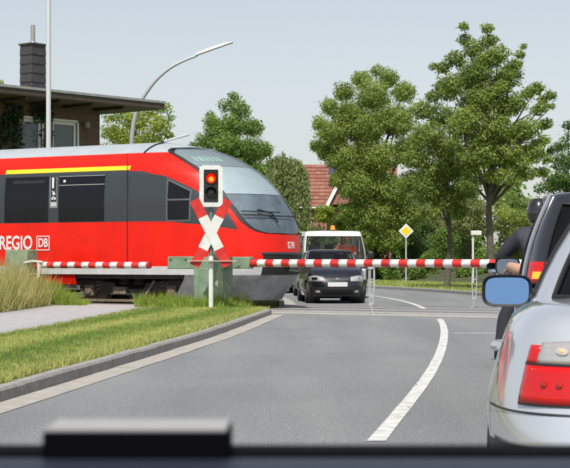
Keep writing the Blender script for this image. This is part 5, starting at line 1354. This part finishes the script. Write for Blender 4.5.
MB().box((-.95, -.02, .96), (.95, 0.03, 1.35)).build("drop_side", M_VANW, r); 
for sd in (-1, 1): MB().box((sd * .95 - .02, .03, .96), (sd * .95 + .02, 2.35, 1.35)).build("drop_side", M_VANW, r)
MB().box((-.95, 2.36, .96), (.95, 2.4, 1.4)).build("bulkhead", M_VANW, r)
MB().tube([(-1.0, 2.4, 1.4), (-1.0, 2.42, 2.02), (1.0, 2.42, 2.02), (1.0, 2.4, 1.4)], .025, 6).build("ladder_rack", M_GALV, r)
for sd in (-1, 1):
    vn.mirror(sd * 1.1, 4.25, 1.3, .2, .27, .1, M_TRIM, M_MIRG, sd)
    vn.patch("headlight", vn.s_front(-.92 if sd < 0 else .55), vn.s_front(-.55 if sd < 0 else .92), .66, .82, M_CLR, .008)
vn.patch("grille", vn.s_front(-.5), vn.s_front(.5), .66, .82, M_TRIM, .008); vn.patch("bumper", vn.s_front(-.95), vn.s_front(.95), .32, .56, M_TRIM, .02, 20, 4)
MB().box((-.26, 5.1, .46), (.26, 5.13, .57)).build("number_plate", M_SIGW, r)

# ---------------------------------------------------------------- people
def figure(name, joints, m, parent, sub=2):
    """joints: (x, y, z, radius, index of the joint it grows from)"""
    me = bpy.data.meshes.new(name); me.from_pydata([j[:3] for j in joints], [(j[4], i) for i, j in enumerate(joints) if j[4] is not None], [])
    o = bpy.data.objects.new(name, me); col.objects.link(o); o.parent = parent; me.materials.append(m)
    o.modifiers.new("skin", 'SKIN')
    if not me.skin_vertices:
        bpy.context.view_layer.objects.active = o; o.modifiers.clear(); bpy.ops.object.modifier_add(type='SKIN')
    for i, j in enumerate(joints):
        d = me.skin_vertices[0].data[i]; d.radius = (j[3], j[3]); d.use_root = (i == 0)
    o.modifiers[0].use_smooth_shade = True
    md = o.modifiers.new("sub", 'SUBSURF'); md.levels = sub; md.render_levels = sub
    return o
M_SKIN = mat("skin", (.52, .3, .21), .55, noise=(20, .1)); M_HAIR = mat("hair_dark", (.02, .015, .012), .7)
M_JACK = mat("jacket_dark", (.028, .028, .042), .75, noise=(12, .3), bump=(14, .6)); M_VEST = mat("orange_vest", (.85, .1, .025), .7, noise=(10, .15))
M_TROU = mat("trousers_dark", (.02, .022, .03), .85)
def head(parent, c, s=1.0, m=M_SKIN, hair=M_HAIR, face=(0, -1)):
    """egg shaped head with nose, ears, eye sockets; face = direction it looks"""
    fx, fy = face; c = Vector(c); mb = MB(); N = 20; K = 14; vs = []; fs = []
    R = lambda v: Vector((v[0] * -fy + v[1] * fx, v[0] * fx + v[1] * fy, v[2]))     # local x right, y forward
    for k in range(K + 1):
        ph = math.pi * k / K; z = math.cos(ph)
        for i in range(N):
            t = 2 * math.pi * i / N; x = .075 * math.sin(ph) * math.cos(t); y = .095 * math.sin(ph) * math.sin(t); zz = .115 * z
            if z < -.2: x *= 1 - .28 * (-z - .2); y *= 1 - (.12 if y > 0 else .45) * (-z - .2)
            if abs(x) < .018 and y > 0 and -.35 < z < .12: y += .018 * (1 - abs(z + .12) * 3)
            if .02 < abs(x) < .045 and y > 0 and -.05 < z < .2: y -= .008
            vs.append(c + R((x * s, y * s, zz * s)))
    for k in range(K):
        for i in range(N): fs.append((k * N + i, k * N + (i + 1) % N, (k + 1) * N + (i + 1) % N, (k + 1) * N + i))
    mb.add(vs, fs)
    for sd in (-1, 1): mb.add([c + R((sd * .078 * s, y * s, z * s)) for y, z in ((-.02, -.03), (.012, -.025), (.015, .03), (-.02, .03))] + [c + R((sd * .092 * s, y * s, z * s)) for y, z in ((-.022, -.02), (-.0, -.02), (0, .03), (-.025, .03))], [(0, 1, 2, 3), (4, 5, 6, 7), (0, 1, 5, 4), (1, 2, 6, 5), (2, 3, 7, 6), (3, 0, 4, 7)])
    o = mb.build("head", m, parent, sharp=60)
    if hair:
        h = MB(); vs = []; fs = []
        for k in range(8):
            ph = math.pi * .56 * k / 7
            for i in range(N):
                t = 2 * math.pi * i / N; y = math.sin(t); lim = .35 if y > .3 else 1.0
                p2 = ph * (lim if k > 3 else 1); vs.append(c + R((.083 * math.sin(p2) * math.cos(t) * s, (.1 * math.sin(p2) * y - .006) * s, (.122 * math.cos(p2)) * s)))
        for k in range(7):
            for i in range(N): fs.append((k * N + i, k * N + (i + 1) % N, (k + 1) * N + (i + 1) % N, (k + 1) * N + i))
        h.add(vs, fs).build("hair", hair, o, sharp=60)
    return o
def hand(parent, wrist, d, up, m=M_SKIN, s=1.0, curl=.5, thumb=1):
    """palm with four unequal bent fingers and a thumb from its side"""
    wrist = Vector(wrist); d = Vector(d).normalized(); up = Vector(up); up = (up - d * up.dot(d)).normalized(); sd = d.cross(up)
    mb = MB(); J = [(0, 0, .026)]
    pal = wrist + d * .05 * s
    mb.tube([wrist - d * .01, wrist + d * .02 * s, pal, wrist + d * .09 * s], [.024 * s, .03 * s, .037 * s, .032 * s], 10)
    for k, (o_, L) in enumerate(((-.03, .07), (-.01, .082), (.01, .077), (.029, .06))):
        b = wrist + d * .085 * s + sd * o_ * s; p1 = b + (d * math.cos(curl * .6) - up * math.sin(curl * .6)) * L * .5 * s; p2 = p1 + (d * math.cos(curl * 1.6) - up * math.sin(curl * 1.6)) * L * .5 * s
        mb.tube([b - d * .02, b, p1, p2], [.009 * s, .0095 * s, .0085 * s, .006 * s], 7)
    b = wrist + d * .03 * s - sd * thumb * .028 * s; p1 = b + (d * .6 - sd * thumb * .7).normalized() * .035 * s; p2 = p1 + (d * .9 - sd * thumb * .25 - up * .3).normalized() * .03 * s
    mb.tube([b, p1, p2], [.012 * s, .0105 * s, .008 * s], 7)
    return mb.build("hand", m, parent, sharp=60)

# driver of the white pickup, orange vest; frame of the van: +y forward, x right, so the driver sits at x<0
pv = empty("person", VAN.location + Vector((0, 0, .2)), VAN.rotation_euler.z); tag(pv, "driver in orange vest behind the windscreen of the white pickup", "person")
x0, y0 = -.46, 3.62
base = [(x0, y0, .92, .15, None), (x0, y0 - .04, 1.1, .15, 0), (x0, y0 - .06, 1.3, .17, 1), (x0, y0 - .03, 1.43, .08, 2), (x0, y0 - .01, 1.52, .055, 3),
        (x0 - .2, y0 - .04, 1.36, .07, 2), (x0 - .24, y0 + .12, 1.14, .055, 5), (x0 - .1, y0 + .42, 1.1, .04, 6), (x0 + .2, y0 - .04, 1.36, .07, 2), (x0 + .26, y0 + .12, 1.14, .055, 8), (x0 + .12, y0 + .42, 1.1, .04, 9),
        (x0 - .1, y0 + .3, .93, .085, 0), (x0 - .1, y0 + .5, .7, .06, 11), (x0 + .1, y0 + .3, .93, .085, 0), (x0 + .1, y0 + .5, .7, .06, 13)]
bd_ = figure("body", base, M_SKIN, pv)
vest = [(j[0], j[1], j[2], j[3] + .022, j[4]) for j in base[:4]] + [(base[5][0], base[5][1], base[5][2], .092, 2), (base[6][0], base[6][1], base[6][2], .075, 4), (base[8][0], base[8][1], base[8][2], .092, 2), (base[9][0], base[9][1], base[9][2], .075, 6)]
figure("vest", vest, M_VEST, bd_)
head(pv, (x0, y0 + .02, 1.65), 1.05, face=(0, 1))
hand(pv, (x0 - .1, y0 + .42, 1.1), (-.1, .6, .1), (0, 0, 1)); hand(pv, (x0 + .12, y0 + .42, 1.1), (.1, .6, .1), (0, 0, 1), thumb=-1)

# driver of the dark people carrier, left forearm out of the window
pm = empty("person", MPV.location, MPV.rotation_euler.z); tag(pm, "driver of the dark people carrier resting a bare forearm out of the window", "person")
x0, y0 = -.38, 2.2
base = [(x0, y0, .55, .15, None), (x0, y0 - .06, .78, .15, 0), (x0, y0 - .1, 1.0, .17, 1), (x0, y0 - .1, 1.14, .08, 2), (x0, y0 - .08, 1.23, .055, 3),
        (x0 - .2, y0 - .08, 1.07, .07, 2), (x0 - .47, y0 + .0, 1.07, .055, 5), (x0 - .55, y0 + .27, 1.10, .038, 6), (x0 + .2, y0 - .06, 1.06, .07, 2), (x0 + .25, y0 + .12, .86, .055, 8), (x0 + .12, y0 + .42, .98, .04, 9),
        (x0 - .1, y0 + .35, .56, .085, 0), (x0 - .1, y0 + .7, .4, .06, 11), (x0 + .1, y0 + .35, .56, .085, 0), (x0 + .1, y0 + .7, .4, .06, 13)]
bd_ = figure("body", base, M_SKIN, pm)
figure("shirt", [(j[0], j[1], j[2], j[3] + .02, j[4]) for j in base[:4]] + [(base[5][0], base[5][1], base[5][2], .09, 2), (x0 - .4, y0 - .03, 1.07, .072, 4), (base[8][0], base[8][1], base[8][2], .09, 2), (base[9][0], base[9][1], base[9][2], .07, 6)], M_JACK, bd_)
head(pm, (x0, y0 - .04, 1.36), 1.0, face=(0, 1))
hand(pm, (x0 - .55, y0 + .27, 1.10), (.1, .8, -.35), (-.5, 0, .8)); hand(pm, (x0 + .12, y0 + .42, .98), (-.3, .6, .3), (0, 0, 1), thumb=-1)

# motorcycle and rider ahead of the people carrier
mc = empty("motorcycle", (2.77, 18.0, 0), math.radians(-6)); tag(mc, "dark motorcycle with small blue mirror ahead of the people carrier", "motorcycle")
M_BIKE = mat("bike_blue_black", (.02, .025, .05), .25, .2, coat=.8)
for yy, nm in ((-.7, "wheel"), (.72, "wheel")):
    w = MB(); R = .31; w.lathe([(R * .68, -.05), (R * .8, -.065), (R * .95, -.05), (R, 0), (R * .95, .05), (R * .8, .065), (R * .68, .05), (R * .68, -.05)], (0, yy, R), 'x', 32); t = w.build("wheel", MATS["tyre"], mc)
    r = MB().lathe([(R * .7, -.045), (R * .64, 0), (R * .7, .045)], (0, yy, R), 'x', 28).cyl((-.08, yy, R), (.08, yy, R), .04, n=10)
    for k in range(6):
        a = math.pi * k / 3; r.tube([(0, yy, R), (0, yy + math.cos(a) * R * .66, R + math.sin(a) * R * .66)], .016, 5)
    r.build("rim", M_RIM, t)
MB().tube([(0, -.75, .78), (0, -.5, .8), (0, -.1, .76), (0, .1, .8)], [.07, .13, .14, .1], 12).build("seat", M_TRIM, mc)
MB().tube([(0, .0, .82), (0, .12, .9), (0, .35, .92), (0, .48, .84)], [.09, .15, .16, .08], 14).build("fuel_tank", M_BIKE, mc)
MB().box((-.16, -.2, .3), (.16, .32, .66)).build("engine", M_UND, mc, bevel=.05)
MB().tube([(0, -.7, .31), (0, -.25, .45), (0, -.2, .7), (0, .45, .82), (0, .3, .35), (0, -.2, .35)], .035, 8).build("frame", M_TRIM, mc)
for sd in (-1, 1): MB().tube([(sd * .09, .72, .31), (sd * .09, .5, .95)], .025, 8).build("fork_leg", M_CHROME, mc)
MB().tube([(-.38, .28, 1.0), (-.3, .4, 1.02), (0, .48, 1.0), (.3, .4, 1.02), (.38, .28, 1.0)], .016, 8).build("handlebar", M_TRIM, mc)
MB().lathe([(0, .1), (.08, .08), (.1, 0), (.09, -.08)], (0, .58, .88), 'y', 16).build("headlamp", M_CHROME, mc)
MB().tube([(.14, .2, .34), (.17, -.2, .3), (.19, -.8, .4)], [.03, .045, .05], 10).build("exhaust", M_CHROME, mc)
MB().box((-.07, -.92, .74), (.07, -.86, .82)).build("tail_light", M_REDL, mc, bevel=.01)
MB().prism([(-.95, .6), (-.75, .72), (-.5, .72), (-.5, .68), (-.75, .66), (-.93, .55)], 'x', -.09, .09).build("mudguard", M_BIKE, mc)
for sd in (-1, 1):
    mm = MB().tube([(sd * .28, .4, 1.02), (sd * .42, .42, 1.08)], .009, 6); mx = sd * .47; mz = 1.06
    rr = rrect(.18, .115, .035); n = len(rr); mm.add([(mx + a, .4, mz + b) for a, b in rr] + [(mx + a * .8, .45, mz + b * .8) for a, b in rr], [(i, (i + 1) % n, n + (i + 1) % n, n + i) for i in range(n)] + [tuple(range(n, 2 * n))])
    mo = mm.build("bike_mirror", M_TRIM, mc); MB().add([(mx + a * .93, .399, mz + b * .9) for a, b in rr], [tuple(range(n))]).build("mirror_glass", M_MIRG, mo)
rd = empty("person", mc.location, mc.rotation_euler.z); tag(rd, "motorcyclist in dark jacket and black helmet leaning forward to the handlebar", "person")
base = [(0, -.3, .93, .16, None), (0, -.22, 1.14, .16, 0), (0, -.1, 1.36, .18, 1), (0, -.04, 1.48, .08, 2), (0, 0, 1.55, .06, 3),
        (-.21, -.08, 1.4, .085, 2), (-.42, .02, 1.18, .06, 5), (-.36, .26, 1.04, .045, 6), (.21, -.08, 1.4, .085, 2), (.42, .02, 1.18, .06, 8), (.36, .26, 1.04, .045, 9),
        (-.17, .08, .86, .095, 0), (-.36, .06, .52, .095, 11), (-.42, -.02, .12, .07, 12), (-.43, .13, .06, .055, 13), (.17, .08, .86, .095, 0), (.22, .02, .5, .07, 15), (.24, -.05, .12, .05, 16), (.24, .1, .06, .05, 17)]
bd_ = figure("body", base, M_TROU, rd)
figure("jacket", [(j[0], j[1], j[2], j[3] + .025, j[4]) for j in base[:4]] + [(base[i][0], base[i][1], base[i][2], base[i][3] + .02, p_) for i, p_ in ((5, 2), (6, 4), (7, 5), (8, 2), (9, 7), (10, 8))], M_JACK, bd_)
hd_o = MB().lathe([(0, .15), (.06, .14), (.11, .09), (.135, 0), (.13, -.07), (.1, -.13), (.07, -.14)], (0, .03, 1.68), 'z', 22).build("helmet", mat("helmet_black", (.012, .012, .014), .18, coat=1), rd)
head(rd, (0, .04, 1.655), .95, hair=None, face=(0, 1))
MB().grid(lambda a, z: (math.sin(a) * .138, .03 + math.cos(a) * .138, 1.68 + z), lin(-1.1, 1.1, 12), lin(-.05, .05, 4)).build("visor", M_TGLASS, hd_o)
hand(rd, (-.36, .25, 1.04), (.1, .5, -.1), (0, 0, 1), M_TRIM, curl=1.2); hand(rd, (.36, .25, 1.04), (-.1, .5, -.1), (0, 0, 1), M_TRIM, curl=1.2, thumb=-1)

# ---------------------------------------------------------------- the car the view is taken from
own = empty("own_car", (.0, 0, 0), math.radians(0)); tag(own, "out of focus dark dashboard of the car the view is taken from", "car")
M_DASH = mat("dash_plastic", (.014, .018, .034), .5, bump=(150, .2))
prof = [(.42, .8), (.5, .93), (.62, 1.0), (.72, 1.033), (.79, 1.0465), (.84, 1.0505), (.89, 1.0462), (.93, 1.02), (.95, .9), (.9, .8)]
prof = [(a_, b_ - .002) for a_, b_ in prof]
MB().prism(prof, 'x', -.72, .72).build("dashboard", M_DASH, own, bevel=.006)
MB().prism([(.862, 1.038), (.862, 1.0492), (.905, 1.0487), (.93, 1.03)], 'x', -.7, .7).build("screen_ledge", mat("ledge_black", (.003, .003, .004), .8, spec=.05), own)
oc = Car(own, 3.95, .86, 4.4, [(0, .93), (2.4, .93), (2.8, .92), (3.4, .88), (3.8, .78), (3.95, .7)], [(.2, .05), (.5, 0), (.9, .1)], [(.2, .06), (.45, 0), (.8, .14)], [(.2, .94), (.5, 1.0), (.9, .96)], .2, (.75, 3.2), .3,
    dict(wb=.79, wt=.6, y0b=.2, y1b=3.0, y0t=.6, y1t=1.9, zt=1.45, lift=-.012))
own.location = (.0, 0, 0)
sub_parts_before = set(own.children)
oc.body(mat("own_paint", (.05, .06, .09), .3, .3, coat=1), NA=120)
gs = oc.g_side; gr = oc.g_rear
oc.greenhouse(MATS["own_paint"], [("rear_window", gr(.8), gr(-.8), .1, .9, True), ("side_window", gs(.5), gs(1.35), .06, .9, False), ("side_window", gs(1.4), gs(2.5), .06, .9, False), ("windscreen", oc.g_front(-.93), oc.g_front(.93), .02, .95, False),
    ("side_window", gs(2.5, False), gs(1.4, False), .06, .9, False), ("side_window", gs(1.35, False), gs(.5, False), .06, .9, False)], M_CARGL)
oc.wheelset(M_RIM)
for c in own.children:
    if c not in sub_parts_before: c.location = (.36, -1.95, 0)
b1 = MB().box((-.124, .842, 1.0470), (-.0285, .897, 1.0622)).build("dash_device", mat("device_black", (.002, .002, .003), .8, spec=.05), None, bevel=.002)
tag(b1, "blurred black box with pale top lying on the dashboard", "device")
MB().box((-.1225, .8435, 1.0623), (-.03, .895, 1.0636)).build("device_lid", mat("device_pale", (.33, .33, .33), .6), b1)
